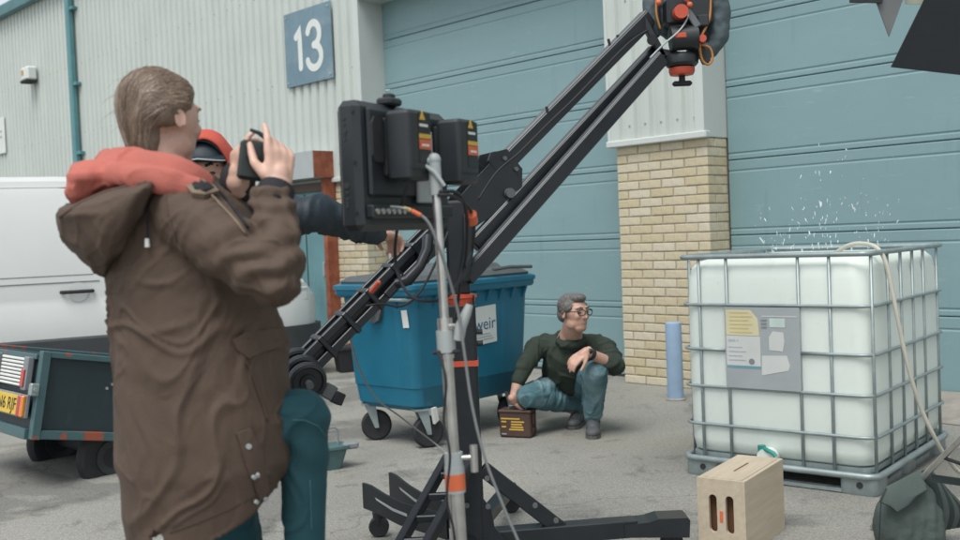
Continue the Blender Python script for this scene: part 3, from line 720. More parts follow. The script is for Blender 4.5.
tag(q.build('hose', mat('cream_hose', (.46, .45, .38, 1), .55, var=.08), None, smooth=True), 'cream water hose hooked over the tank rim and trailing down', 'hose')

# ------------------------------------------------------------------ plywood apple box
ab = root('apple_box', (1.056, 4.232, 0), rad(55), 'pale plywood box with two hand slots standing on the ground', 'box')
MT['ply'] = add_layer(mat('plywood', (.46, .39, .29, 1), .6, var=.10, scale=3, stretch=(1.2, 14, 14)), (.27, .21, .14, 1), 6, .58, .8, stretch=(.8, 3, 3), amount=.6)
MT['slot'] = mat('plywood_slot_edge', (.16, .075, .035, 1), .8)
lx, wy, hz = .46, .2, .305
# end panel with two slots facing -x: built from strips round the openings
def slot_panel(x, t):
    q = MB(); M = Matrix.Translation((x, 0, 0)) @ Matrix.Rotation(PI / 2, 4, 'Z')
    def slot(cx_): return [(cx_ + sgn * .017 * math.cos(a) if True else 0, zc + .017 * math.sin(a)) for sgn, zc, a in []]
    cols = [(-.1, -.052), (-.018, .018), (.052, .1)]
    for a, b_ in cols: q.box(((a + b_) / 2, 0, hz / 2), (b_ - a, t, hz), M)
    for c in (-.035, .035):
        lo = [(c + .017 * math.cos(rad(k)), .105 + .017 * math.sin(rad(k))) for k in range(180, 361, 20)]
        q.prism([(c - .017, 0), ] + lo[0:] + [(c + .017, 0)], M, t)
        hi = [(c + .017 * math.cos(rad(k)), .225 + .017 * math.sin(rad(k))) for k in range(180, -1, -20)]
        q.prism([(c - .017, hz)] + hi + [(c + .017, hz)], M, t)
    return q
e_ = slot_panel(-lx / 2 + .009, .018).build('end_panel', MT['ply'], ab)
q = MB(); q.box((lx / 2 - .009, 0, hz / 2), (.018, wy, hz), bev=.001); q.build('end_panel', MT['ply'], ab)
for s in (-1, 1):
    q = MB(); q.box((0, s * (wy / 2 - .009), hz / 2), (lx - .037, .018, hz), bev=.001); q.build('side_panel', MT['ply'], ab)
q = MB(); q.box((0, 0, hz - .009 + .0015), (lx - .037, wy - .037, .018)); tp = q.build('top_panel', MT['ply'], ab)
q = MB(); q.box((0, 0, .009), (lx - .037, wy - .037, .018)); q.build('bottom_panel', MT['ply'], ab)
q = MB(); q.box((0, 0, hz + .003), (.16, .006, .001)); q.build('grip_slit', MT['slot'], tp)
q = MB(); q.box((-lx / 2 + .05, 0, .165), (.012, .16, .27)); q.build('inner_web', MT['slot'], ab)
q = MB(); q.box((-lx / 2 - .0006, 0, .155), (.001, .014, .045)); q.build('red_mark', MT['orange'], e_)

# ------------------------------------------------------------------ ammunition tin
am = root('ammo_tin', (.205, 6.61, 0), rad(-22), 'brown steel ammunition tin with yellow stencilling held by crouching man', 'tin')
MT['brown'] = add_layer(mat('brown_paint', (.062, .034, .026, 1), .55, var=.15, scale=9), (.11, .06, .04, 1), 12, .6, .8)
q = MB(); q.box((0, 0, .085), (.215, .12, .16), bev=.008); bd = q.build('body', MT['brown'], am)
q = MB(); q.box((0, 0, .171), (.228, .13, .02), bev=.006); q.build('lid', MT['brown'], am)
q = MB(); q.tube([(-.06, 0, .18), (-.055, 0, .20), (.055, 0, .20), (.06, 0, .18)], .005, 8); q.build('carry_handle', MT['steel'], am)
q = MB(); q.box((.112, 0, .12), (.012, .05, .075), bev=.004); q.build('latch', MT['brown'], am)
q = MB(); q.box((.112, 0, .05), (.008, .07, .03), bev=.003); q.build('latch', MT['brown'], am)
for k, (x0, w, z) in enumerate(((-.03, .13, .125), (-.075, .035, .105), (.02, .09, .105), (.012, .075, .088), (-.075, .03, .072), (.015, .085, .071), (.01, .10, .055))):
    q = MB(); q.box((x0, -.0602, z), (w, .0006, .0085)); q.build('stencil_line', MT['yellow'], bd)
q = MB(); q.box((-.075, -.0602, .025), (.035, .0006, .006)); q.build('small_stencil', MT['inkgrey'], bd)

# ------------------------------------------------------------------ black planter tub by the brickwork
tb = root('planter_tub', (-1.36, 10.3, 0), rad(20), 'empty black plastic tub on the ground by the rusty door post', 'tub')
q = MB(); q.loft([rrect(.24, .24, .04, 0), rrect(.30, .30, .04, .235)]); q.build('tub_body', MT['blackrub'], tb, smooth=35)
q = MB(); q.loft([rrect(.31, .31, .04, .225), rrect(.33, .33, .04, .23), rrect(.33, .33, .04, .255), rrect(.30, .30, .04, .258)]); q.build('tub_rim', MT['blackrub'], tb, smooth=35)

# ------------------------------------------------------------------ tool tray
tt = root('tool_tray', (-.93, 5.9, 0), rad(25), 'small grey green tool tray with wire handle on the asphalt', 'tool tray')
gg = mat('grey_green_paint', (.065, .13, .13, 1), .5, var=.2, scale=12)
q = MB(); q.loft([rrect(.13, .11, .02, 0), rrect(.20, .16, .02, .12)]); q.build('tray', gg, tt, smooth=35)
q = MB(); q.loft([rrect(.22, .18, .02, .12), rrect(.22, .18, .02, .135)]); q.build('lip', gg, tt)
q = MB(); q.tube([(-.05, 0, .13), (-.05, 0, .22), (-.035, 0, .235), (.05, 0, .235), (.065, 0, .22), (.065, 0, .13)], .006, 8); q.build('wire_handle', MT['grey'], tt, smooth=40)
q = MB(); q.box((.13, -.03, .125), (.09, .05, .04), bev=.01); q.build('side_latch', MT['grey'], tt)

# ------------------------------------------------------------------ trailer, unhitched and resting on its nose
RT = Matrix.Rotation(rad(44), 4, 'Z') @ Matrix.Rotation(rad(11), 4, 'Y')
tr = root('box_trailer', (-2.53, 5.62, .30), 0, 'small dark teal box trailer with chipped orange edges and yellow plate', 'trailer', rot=RT)
# local: x toward the nose, y to the left side, z up; origin = rear right bottom corner
MT['tteal'] = add_layer(mat('trailer_teal', (.055, .112, .120, 1), .5, var=.12, scale=6), (.30, .08, .045, 1), 4.5, .57, .585, amount=1)
MT['vandk'] = mat('dark_wheel_steel', (.03, .034, .036, 1), .6)
MT['tpanel'] = add_layer(mat('trailer_panel', (.018, .034, .040, 1), .5, var=.15, scale=5), (.05, .07, .075, 1), 8, .62, .8, stretch=(1, 1, .3), amount=.6)
LX, WY, HZ = 1.5, .95, .48
for y, nm in ((.012, 'side_panel'), (WY - .012, 'side_panel')):
    q = MB(); q.box((LX / 2, y, HZ / 2), (LX - .04, .014, HZ - .02)); sp_ = q.build(nm, MT['tpanel'], tr)
    if y < .1:
        for dx, dz in ((.40, .30), (.43, .325), (.455, .295)):
            b = MB(); b.cyl((dx, .006, dz), (dx, -.004, dz), .009, n=10); b.build('bolt', MT['chrome'], sp_)
q = MB(); q.box((.014, WY / 2, HZ / 2 + .02), (.014, WY - .05, HZ - .05)); q.build('tail_panel', MT['tpanel'], tr)
q = MB(); q.box((LX - .014, WY / 2, HZ / 2), (.014, WY - .05, HZ - .03)); q.build('front_panel', MT['tpanel'], tr)
q = MB(); q.box((LX / 2, WY / 2, .03), (LX - .05, WY - .05, .02)); q.build('floor_panel', MT['tpanel'], tr)
for y in (0, WY):
    q = MB(); q.box((LX / 2, y, HZ - .012), (LX, .045, .034), bev=.004); q.build('top_rail', MT['tteal'], tr)
    q = MB(); q.box((LX / 2, y, .022), (LX, .045, .05), bev=.004); q.build('bottom_rail', MT['tteal'], tr)
    for x in (.0, LX):
        q = MB(); q.box((x + (.02 if x == 0 else -.02), y + (-.003 if y == 0 else .003), HZ / 2), (.05, .05, HZ + .012), bev=.004); q.build('corner_post', MT['tteal'], tr)
for x in (0, LX):
    q = MB(); q.box((x, WY / 2, HZ - .03), (.034, WY - .06, .03), bev=.003); q.build('cross_rail', MT['tteal'], tr)
    q = MB(); q.box((x, WY / 2, .02), (.05, WY - .06, .06), bev=.003); q.build('cross_rail', MT['tteal'], tr)
q = MB(); q.box((-.02, -.012, HZ * .56), (.05, .04, .07), bev=.006); q.cyl((-.02, -.03, HZ * .56), (-.02, -.045, HZ * .56), .012, n=10); q.build('latch', MT['steel'], tr)
# lamp board across the tail
q = MB(); q.box((-.030, WY / 2, .17), (.022, WY - .04, .13), bev=.004); lbd = q.build('lamp_board', MT['grey'], tr)
q = MB(); q.box((-.044, .285, .17), (.006, .36, .112), bev=.001); pt = q.build('number_plate', mat('plate_yellow', (.62, .42, .045, 1), .4, var=.05), tr)
TP = Matrix.Translation((-.0478, .29, .168)) @ Matrix.Rotation(-PI / 2, 4, 'Z') @ Matrix.Rotation(PI / 2, 4, 'X')
text_mb('N6 RJF', .10, TP).build('plate_lettering', MT['blackrub'], pt)
redl = mat('red_lens', (.42, .03, .02, 1), .25, coat=.5); ambl = mat('amber_lens', (.62, .20, .02, 1), .25, coat=.5)
for y in (.085, .90):
    q = MB(); q.box((-.05, y, .17), (.024, .04, .12), bev=.006); q.build('red_lamp', redl, tr)
    q = MB(); q.box((-.05, y - .045, .17), (.024, .036, .12), bev=.006); q.build('amber_lamp', ambl, tr)
for y in (.10, .58):
    q = MB(); q.box((-.025, y, .35), (.04, .06, .19), bev=.006); q.build('reflector_bracket', MT['grey'], tr)
    q = MB(); q.box((-.05, y, .325), (.012, .04, .10), bev=.004); q.build('reflector', redl, tr)
for k in range(8):
    q = MB(); q.box((-.018, .34, .28 + k * .021), (.02, .36, .015), bev=.004); q.build('louvre_slat', MT['white'], tr)
for y in (.06, WY - .06):
    cxw = .52; czw = -.105
    MX = Matrix.Translation((cxw, y + (.03 if y < .5 else -.03), czw)) @ Matrix.Rotation(PI / 2, 4, 'X')
    q = MB(); q.lathe([(.10, -.035), (.15, -.052), (.18, -.05), (.196, -.032), (.20, -.012), (.20, .012), (.196, .032), (.18, .05), (.15, .052), (.10, .035)], MX, 40); w_ = q.build('wheel', MT['blackrub'], tr, smooth=35)
    q = MB(); q.lathe([(0, -.03), (.03, -.035), (.06, -.02), (.10, -.045), (.104, -.045), (.104, .045), (0, .02)], MX, 20); q.build('rim', MT['vandk'], w_, smooth=35)
q = MB(); q.tube([(.52, .1, -.105), (.52, WY - .1, -.105)], .022, 10); q.box((.52, WY / 2, -.05), (.06, .5, .1)); q.build('axle', MT['blackrub'], tr)  # axle coloured black, putting the shade under the trailer into its colour
q = MB(); q.beam((LX, WY / 2 - .25, .05), (LX + .6, WY / 2, .05), .05, .05); q.beam((LX, WY / 2 + .25, .05), (LX + .6, WY / 2, .05), .05, .05); q.build('drawbar', MT['tteal'], tr)

# ------------------------------------------------------------------ white van
vy = rad(27)
vn = root('white_van', (-5.93, 7.65, 0), vy, 'white panel van with black door handle parked behind the trailer', 'van')
# local: x forward, y left, z up; origin at rear right ground corner; right side (y=0) faces the camera
MT['van'] = mat('white_van_paint', (.60, .62, .60, 1), .35, var=.03, scale=1.5, coat=.3)
MT['vandark'] = mat('van_dark_plastic', (.040, .045, .048, 1), .6, var=.15)
MT['glass'] = mat('tinted_glass', (.03, .045, .05, 1), .08, var=.05, spec=.8)
VW = 1.95
def vsec(x, zt, zb, inset, tum, zr):
    """one body station: rounded section, tumblehome 'tum' above the waist, corner radius zr"""
    prof = [(inset + .05, zb), (inset + .005, zb + .06), (inset, zb + .25), (inset - .012, .84), (inset + .004, .875), (inset + .004, .93), (inset + .02, min(1.2, zt - .3)), (inset + tum * .7, zt - zr * 1.6), (inset + tum, zt - zr), (inset + tum + .02, zt - zr * .45), (inset + tum + .07, zt - zr * .12), (inset + tum + .20, zt)]
    pr = [(y, z) for y, z in prof]
    return [(x, y, min(z, zt)) for y, z in pr] + [(x, VW - y, min(z, zt)) for y, z in pr[::-1]]
st = [(0, 1.95, .42, .06, .12, .10), (.05, 1.98, .36, .02, .12, .12), (.6, 2.0, .33, 0, .13, .12), (2.6, 2.0, .33, 0, .13, .12), (3.25, 1.98, .33, 0, .14, .13), (3.5, 1.90, .33, 0, .17, .14), (3.9, 1.52, .33, .01, .15, .14), (4.25, 1.19, .30, .02, .07, .10), (4.6, 1.07, .28, .06, .05, .09), (4.82, .97, .28, .16, .04, .08), (4.94, .80, .28, .30, .03, .07), (4.98, .62, .30, .42, .02, .05)]
q = MB(); q.loft([vsec(*s_) for s_ in st]); vb = q.build('body', MT['van'], vn, smooth=28)
q = MB(); q.loft([[(x, -.006 + ins, .30), (x, -.012 + ins, .33), (x, -.012 + ins, .56), (x, .0 + ins, .58), (x, .05 + ins, .58), (x, .05 + ins, .30)] for x, ins in ((1.4, .0), (3.55, .0))]); q.build('sill_cladding', MT['vandark'], vn)
q = MB(); q.loft([[(x, y0, .20), (x, y0, .52), (x, VW - y0, .52), (x, VW - y0, .20)] for x, y0 in ((4.3, .005), (4.62, .04), (4.85, .14), (4.98, .28), (5.03, .40))]); q.build('front_bumper', MT['vandark'], vn, smooth=40)
for x in (.95, 4.02):
    for s, yw in ((0, .085), (1, VW - .085)):
        MX = Matrix.Translation((x, yw, .33)) @ Matrix.Rotation(PI / 2, 4, 'X')
        q = MB(); q.lathe([(.2, -.105), (.30, -.115), (.33, -.09), (.33, .09), (.30, .115), (.2, .105)], MX, 32); w_ = q.build('wheel', MT['blackrub'], vn, smooth=35)
        q = MB(); q.lathe([(0, -.06), (.08, -.07), (.19, -.09), (.205, -.105), (.205, .105), (.19, .09), (.08, .07), (0, .06)], MX, 24); q.build('rim', MT['grey'], w_, smooth=35)
        yo = yw + (-.10 if s == 0 else .10)
        q = MB(); q.tube([(x + .40 * math.cos(rad(a)), yo, .33 + .40 * math.sin(rad(a))) for a in range(-8, 189, 14)], .035, 8); q.build('wheel_arch', MT['vandark'], vn, smooth=True)
        q = MB(); q.prism([(x + .40 * math.cos(rad(a)), .33 + .40 * math.sin(rad(a))) for a in range(-20, 201, 10)], Matrix.Translation((0, yo + (.035 if s == 0 else -.035), 0)), .05); q.build('wheel_well', MT['darkgap'], vn)
# doors: seams, handle, rails
sm = mat('panel_gap', (.10, .11, .11, 1), .7)
def vline(x0, z0, x1, z1, y=.0, w=.008, nm='panel_seam', mt=None, d=.012):
    q = MB(); q.beam((x0, y, z0), (x1, y, z1), d, w, up=Vector((0, 0, 1)) if abs(x1 - x0) > abs(z1 - z0) else Vector((1, 0, 0))); return q.build(nm, mt or sm, vb)
vline(2.98, .6, 2.98, .90, .0); vline(2.98, .94, 2.98, 1.30, .022); vline(1.72, .6, 1.72, .9, .0); vline(1.72, .94, 1.72, 1.3, .02)
vline(.35, 1.885, 3.2, 1.885, .142, .012, 'roof_drip', sm, .02)
vline(.35, 1.82, 3.1, 1.82, .113, .006, 'panel_seam', sm, .02)
vline(.35, 1.06, 2.9, 1.06, .012, .006); vline(1.85, 1.12, 2.85, 1.12, .018, .005); vline(1.85, 1.70, 2.85, 1.70, .095, .005)
q = MB(); q.lathe([(.0, 0), (.075, 0), (.085, .006), (.0, .007)], Matrix.Translation((2.72, .0, .97)) @ Matrix.Rotation(PI / 2, 4, 'X'), 20); q.build('handle_dish', MT['van'], vn, smooth=40)
q = MB(); q.tube([(2.58, -.0, .975), (2.60, -.03, .975), (2.72, -.038, .975), (2.82, -.03, .975), (2.84, 0, .975)], .016, 8); q.build('door_handle', MT['blackrub'], vn, smooth=40)
q = MB(); q.prism([(3.16, 1.18), (3.95, 1.16), (3.88, 1.30), (3.52, 1.66), (3.18, 1.72)], Matrix.Translation((0, .055, 0)) @ Matrix.Rotation(rad(-12), 4, 'X') @ Matrix.Translation((0, .26, .03)), .02); q.build('side_window', MT['glass'], vn)
q = MB(); q.add([(3.56, .27, 1.845), (3.56, VW - .27, 1.845), (4.20, VW - .15, 1.265), (4.20, .15, 1.265)], [(0, 1, 2, 3)]); q.build('windscreen', MT['glass'], vn)
q = MB(); q.box((4.70, .13, .82), (.30, .06, .16), Matrix.Translation((4.70, .13, .82)) @ Matrix.Rotation(rad(24), 4, 'Z') @ Matrix.Translation((-4.70, -.13, -.82)), bev=.02); q.build('headlight', mat('lamp_glass', (.45, .48, .48, 1), .1, coat=.6), vn)
q = MB(); q.box((4.98, VW / 2, .70), (.06, .9, .14), bev=.02); q.build('grille', MT['vandark'], vn)
q = MB(); q.box((3.45, -.16, 1.18), (.12, .24, .2), bev=.04); q.build('wing_mirror', MT['blackrub'], vn, smooth=40)
for k, x in enumerate((1.78, 3.0)):
    q = MB(); q.tube([(x, .16, 2.035), (x, VW - .16, 2.035)], .028, 10); q.build('roof_bar', MT['blackrub'], vn, smooth=40)
    for yy in (.2, VW - .2):
        q = MB(); q.box((x, yy, 2.015), (.06, .04, .04)); q.build('bar_foot', MT['blackrub'], vn)
# ================================================================== camera jib
MT['jib'] = add_layer(mat('jib_black', (.018, .022, .026, 1), .36, var=.15, scale=10, metal=.2), (.06, .065, .07, 1), 16, .62, .85, amount=.5)
MT['jibgrey'] = mat('jib_satin_grey', (.12, .13, .135, 1), .4, var=.1, metal=.3)
jx, jy = -.085, 4.0
jb = root('camera_jib', (jx, jy, 0), 0, 'black metal camera jib arm on a column base with counterweights', 'camera jib')
W = dict(parent=jb, world=True)
def jbeam(name, p, q, w, h, mt='jib', up=Vector((0, 0, 1)), bev=.004, parent=None):
    b = MB(); b.beam(p, q, w, h, up, bev); return b.build(name, MT[mt], parent or jb, world=True)
# column
col = jbeam('column', (jx, jy, .11), (jx, jy, 1.06), .122, .115, up=Vector((0, 1, 0)), bev=.012)
q = MB(); q.box((jx, jy, .825), (.127, .12, .022)); q.build('red_band', MT['red'], jb, world=True)
q = MB(); q.lathe([(.05, 1.035), (.058, 1.05), (.062, 1.075), (.068, 1.08), (.068, 1.092), (.05, 1.095)], Matrix.Translation((jx, jy, 0)), 24); q.build('collar', MT['red'], jb, world=True, smooth=35)
jbeam('head_post', (jx, jy, 1.09), (jx, jy, 1.46), .085, .075, up=Vector((0, 1, 0)), bev=.01)
for s in (-1, 1): jbeam('guard_rod', (jx + .055, jy + s * .04, .85), (jx + .055, jy + s * .04, 1.09), .008, .008)
for z in (.945, .90):
    q = MB(); q.cyl((jx + .05, jy - .03, z), (jx + .085, jy - .03, z), .011, n=10); q.build('lock_knob', MT['blackrub'], jb, world=True)
q = MB(); q.tube([(jx + .02, jy - .06, 1.15), (jx + .045, jy - .065, 1.28), (jx + .05, jy - .065, 1.4)], .022, 10); q.build('side_conduit', MT['jib'], jb, world=True, smooth=40)
# boom: two tiers of parallel bars
T0 = at(304, 366, 3.78); H0 = at(648, 18, 4.48)
bd_ = (H0 - T0).normalized(); side = bd_.cross(Vector((0, 0, 1))).normalized(); nrm = side.cross(bd_).normalized()
def along(t): return T0 + (H0 - T0) * t
jbeam('upper_arm', along(.45), H0, .065, .066, up=nrm)
jbeam('upper_arm_cap', along(.47) + nrm * .035, H0 + nrm * .035, .045, .005, 'jibgrey', up=nrm)
L0a = at(474, 246, 4.04); L1a = at(655, 52, 4.50); L0b = at(466, 279, 3.955); L1b = at(662, 58, 4.42)
jbeam('lower_arm', L0a, L1a, .042, .06, up=nrm); jbeam('lower_arm', L0b, L1b, .042, .06, up=nrm)
jbeam('lower_arm_cap', L0b + nrm * .032, L1b + nrm * .032, .036, .004, 'jibgrey', up=nrm)
jbeam('lower_arm_cap', L0a + nrm * .032, L1a + nrm * .032, .036, .004, 'jibgrey', up=nrm)
# pivot cheeks
for s in (-1, 1):
    o_ = side * (s * .05)
    M = Matrix(((bd_.x, side.x, nrm.x, 0), (bd_.y, side.y, nrm.y, 0), (bd_.z, side.z, nrm.z, 0), (0, 0, 0, 1)))
    c_ = along(.50) + o_
    q = MB(); q.prism([(-.44, -.045), (-.30, -.065), (-.02, -.12), (.05, -.12), (.115, -.055), (.115, .035), (.08, .060), (-.42, .035), (-.44, .02)], Matrix.Translation(c_) @ M, .008); pc = q.build('pivot_plate', MT['jib'], jb, world=True)
    for bx, bz in ((.08, .03), (.0, -.085), (-.2, -.03), (-.38, .0), (.09, -.035)):
        b = MB(); P = Matrix.Translation(c_) @ M @ Vector((bx, s * .004, bz)); b.cyl(P, P + side * (s * .012), .009, n=10); b.build('bolt', MT['jibgrey'], pc, world=True)
    q = MB(); q.prism([(.02, .02), (.115, .02), (.115, .05), (.05, .085), (.02, .07)], Matrix.Translation(c_ + nrm * .0) @ M, .012); q.build('pivot_ear', MT['jib'], jb, world=True)
q = MB(); q.cyl(along(.50) - side * .075 - nrm * .085, along(.50) + side * .075 - nrm * .085, .02, n=16); q.build('pivot_axle', MT['jibgrey'], jb, world=True, smooth=40)
# tail rails with cross clamps
for s in (-1, 1):
    for n_ in (.03, -.026):
        jbeam('tail_rail', along(.0) + side * (s * .04) + nrm * n_, along(.34) + side * (s * .04) + nrm * n_, .02, .032, up=nrm, bev=.003)
jbeam('tail_beam', along(.01), along(.36), .05, .062, up=nrm)
for t_ in (.05, .11, .17, .235, .29):
    q = MB(); c_ = along(t_); M = Matrix(((bd_.x, side.x, nrm.x, c_.x), (bd_.y, side.y, nrm.y, c_.y), (bd_.z, side.z, nrm.z, c_.z), (0, 0, 0, 1)))
    q.box((0, 0, .0), (.022, .11, .10), M, bev=.004); q.build('cross_clamp', MT['jib'], jb, world=True)
jbeam('orange_lever', at(370, 293, 3.78), at(380, 281, 3.76), .018, .018, 'red', bev=.006)
q = MB(); q.tube([at(428, 236, 3.9), at(427, 250, 3.88), at(420, 266, 3.86), at(408, 280, 3.85), at(396, 284, 3.85)], [.022, .022, .02, .024, .02], 10); q.build('pan_handle', MT['jib'], jb, world=True, smooth=40)
jbeam('link_bar', at(386, 296, 3.84), at(404, 276, 3.86), .02, .03)
for u_, v_ in ((548, 108), (610, 40), (619, 36)):
    P = at(u_, v_ + 6, 4.0 + (u_ - 465) / 190 * .5); q = MB(); q.cyl(P, P + Vector((-.006, 0, .03)), .006, n=8); q.build('thumb_screw', MT['blackrub'], jb, world=True)
# counterweights
ca = at(307, 381, 3.66); cb_ = at(297, 366, 3.80)
ax = (ca - cb_).normalized(); A_, B_, _ = frame_from(ax)
for k in range(3):
    c_ = cb_ + (ca - cb_) * (k / 2)
    M = Matrix(((A_.x, B_.x, ax.x, c_.x), (A_.y, B_.y, ax.y, c_.y), (A_.z, B_.z, ax.z, c_.z), (0, 0, 0, 1)))
    q = MB(); q.lathe([(.018, -.02), (.054, -.02), (.068, -.016), (.072, -.005), (.072, .005), (.068, .016), (.058, .02), (.052, .012), (.03, .012), (.028, .022), (.018, .022)], M, 32); q.build('counterweight', MT['plastic'], jb, world=True, smooth=35)
q = MB(); q.cyl(cb_ - ax * .08, ca + ax * .05, .014, n=12); q.build('weight_bar', MT['jibgrey'], jb, world=True)
jbeam('tail_bracket', at(322, 388, 3.72), at(333, 394, 3.74), .05, .055, 'jibgrey'); jbeam('tail_stop', at(333, 396, 3.72), at(342, 400, 3.74), .04, .045, 'blackrub')
# vertical link at the far end
jbeam('end_link', at(641, 16, 4.46), at(663, 58, 4.46), .05, .03, up=Vector((1, 0, 0)))
jbeam('head_bracket', at(655, 52, 4.46), at(686, 57, 4.46), .05, .03)
q = MB(); q.cyl(at(652, 40, 4.40), at(652, 40, 4.54), .022, n=14); q.build('end_pivot', MT['blackrub'], jb, world=True, smooth=40)
# base: legs, braces, feet
MT['jibleg'] = MT['jib']
fR = Vector((.785, 4.12, .115)); fL = at(378, 505, 4.5); fF = Vector((-.36, 3.45, .12)); fB = Vector((.1, 4.8, .12))
jbeam('leg', (jx + .05, jy, .12), fR - Vector((.2, 0.02, 0)), .08, .07)
M = Matrix.Translation(fR - Vector((.11, .012, 0)))
q = MB(); q.prism([(-.14, -.03), (.12, -.04), (.125, .03), (.115, .04), (.0, .04), (-.04, .028), (-.14, .02)], M, .12); q.build('foot_plate', MT['jib'], jb, world=True)
for s in (-1, 1):
    off = Vector((.05, .09, 0)) * s
    c0 = Vector((jx - .06, jy + .05, .21)) + off * .5; c1 = fL + off
    d = (c1 - c0); d.z = 0; yaw = math.atan2(d.y, d.x); ln = d.length
    M = Matrix.Translation(c0) @ Matrix.Rotation(yaw, 4, 'Z')
    q = MB(); q.prism([(0, -.09), (ln * .55, -.085), (ln * .86, -.06), (ln, -.055), (ln, .055), (ln * .90, .052), (ln * .72, .028), (ln * .5, .012), (0, .012)], M, .012); lp = q.build('leg', MT['jib'], jb, world=True)
    q = MB(); q.prism([(ln * .45, -.040), (ln * .62, -.032), (ln * .82, -.005), (ln * .84, .006), (ln * .62, -.020), (ln * .45, -.028)], M, .0135); q.build('leg_slot', MT['greybox'], lp, world=True)
for s in (-1, 1):
    jbeam('ladder_bar', Vector((jx - .02 + s * .05, jy - .05, .46)), fF + Vector((s * .05, 0, 0)), .03, .045)
for k in range(5):
    t_ = .15 + k * .17; c_ = Vector((jx - .02, jy - .05, .46)).lerp(fF, t_); jbeam('rung', c_ - Vector((.055, 0, 0)), c_ + Vector((.055, 0, 0)), .026, .026)
jbeam('leg', (jx, jy - .05, .12), fF, .06, .05); jbeam('leg', (jx, jy + .05, .12), fB, .06, .05)
jbeam('brace', at(482, 468, 3.97), at(562, 530, 4.05), .03, .062)
jbeam('brace', at(498, 484, 4.05), at(545, 526, 4.08), .006, .006, 'jibgrey')
q = MB(); q.prism([(.04, .32), (.09, .25), (.10, .18), (.16, .10), (.04, .10)], Matrix.Translation((jx, jy - .045, 0)), .012); q.build('gusset', MT['jib'], jb, world=True)
for u_, v_ in ((487, 478), (488, 506), (556, 520), (535, 505), (467, 505)):
    P = at(u_, v_, 3.93); q = MB(); q.cyl(P, P + Vector((0, -.012, 0)), .010, n=10); q.build('bolt', MT['jibgrey'], jb, world=True)
for f_ in (fR - Vector((.05, 0, 0)), fL, fF, fB):
    q = MB(); MX = Matrix.Translation((f_.x, f_.y, .045)) @ Matrix.Rotation(PI / 2, 4, 'X')
    q.lathe([(0, -.02), (.04, -.022), (.045, -.012), (.045, .012), (.04, .022), (0, .02)], MX, 20)
    for zz in (0,): q.cyl((f_.x, f_.y, .05), (f_.x, f_.y, max(.1, f_.z - .03)), .022, .028, n=12)
    q.build('castor', MT['blackrub'], jb, world=True, smooth=35)

# ------------------------------------------------------------------ remote camera head hung on the jib
hc = at(684, 36, 4.46)
hd = root('stabilised_camera', hc, 0, 'stabilised camera head with red accents in grey fabric cover on jib end', 'camera')
MT['fabric'] = mat('grey_green_nylon', (.060, .085, .095, 1), .7, var=.2, scale=9, bump=.3, bscale=50)
px = 4.46 / FPX
q = MB(); q.lathe([(.03, -.115), (.062, -.112), (.072, -.10), (.074, -.075), (.066, -.06), (.05, -.055)], Matrix.Translation((-.015, 0, -.02)), 28); q.build('pan_base', MT['plastic'], hd, smooth=35)
q = MB(); q.lathe([(.03, -.15), (.05, -.148), (.056, -.135), (.056, -.118), (.04, -.112)], Matrix.Translation((-.015, 0, -.02)), 24); q.build('red_ring', MT['red'], hd, smooth=35)
q = MB(); q.cyl((-.015, 0, -.165), (-.015, 0, -.20), .014, n=12); q.box((-.015, 0, -.205), (.085, .03, .022), bev=.008); q.build('tie_down_knob', MT['blackrub'], hd)
q = MB(); q.cyl((-.07, -.05, -.02), (.045, -.05, -.015), .052, n=24); q.build('tilt_motor', MT['plastic'], hd, smooth=35)
q = MB(); q.box((-.035, -.1, -.015), (.05, .012, .022), bev=.003); q.build('red_badge', MT['red'], hd)
q = MB(); q.box((.02, .0, .10), (.20, .11, .12), bev=.012); q.build('camera_body', MT['black'], hd)
q = MB(); q.cyl((-.03, -.06, .085), (-.03, -.11, .085), .03, n=18); q.build('roll_motor', MT['red'], hd, smooth=35)
q = MB(); q.cyl((.06, -.05, -.03), (.06, -.095, -.03), .016, n=14); q.build('orange_knob', MT['red'], hd, smooth=35)
q = MB(); q.beam((.0, -.07, .10), (.045, -.08, .02), .02, .03, bev=.004); q.build('support_arm', MT['jibgrey'], hd)
q = MB(); q.box((.07, -.06, .05), (.05, .03, .05), bev=.006); q.build('side_plate', MT['plastic'], hd)
q = MB(); q.cyl((.02, .05, .16), (.02, .05, .28), .05, n=20); q.build('lens_hood', MT['black'], hd, smooth=35)
for k, (x, z) in enumerate(((-.12, .13), (.0, .14), (.012, .115))):
    q = MB(); q.ball((x, -.085, z), .013, 10); q.build('orange_tip', MT['orange'], hd, smooth=True)
# fabric cover wrapping the right and far side
cv = MB()
cv.chain([(-.13, .04, .20), (-.135, .03, .08), (-.115, .03, .02)], [.035, .04, .02])
cv.chain([(.13, .02, .22), (.155, .02, .10), (.15, .02, .0), (.115, .01, -.07)], [.05, .055, .05, .03])
cv.chain([(.10, .06, .22), (.10, .07, .05), (.07, .05, -.05)], [.06, .06, .05])
cv.chain([(-.05, .09, .22), (-.04, .09, .06)], [.06, .06])
cv.chain([(.085, -.02, -.06), (.085, -.02, -.115)], [.03, .022])
me = remesh(cv, .008, 4); displace(me, lambda c: .007 * noise.noise(c * 16) + .004 * noise.noise(c * 38)); link('fabric_cover', me, MT['fabric'], hd, True)
q = MB(); q.tube(smooth_path([Vector((.11, -.05, .16)), Vector((.10, -.055, .06)), Vector((.06, -.06, -.02)), Vector((.055, -.055, -.06)), Vector((.065, -.05, -.115)), Vector((.09, -.05, -.135)), Vector((.11, -.045, -.11)), Vector((.10, -.045, -.065)), Vector((.06, -.055, -.05))]), .0055, 8); q.build('orange_piping', mat('ochre_piping', (.42, .18, .045, 1), .6), hd, smooth=True)
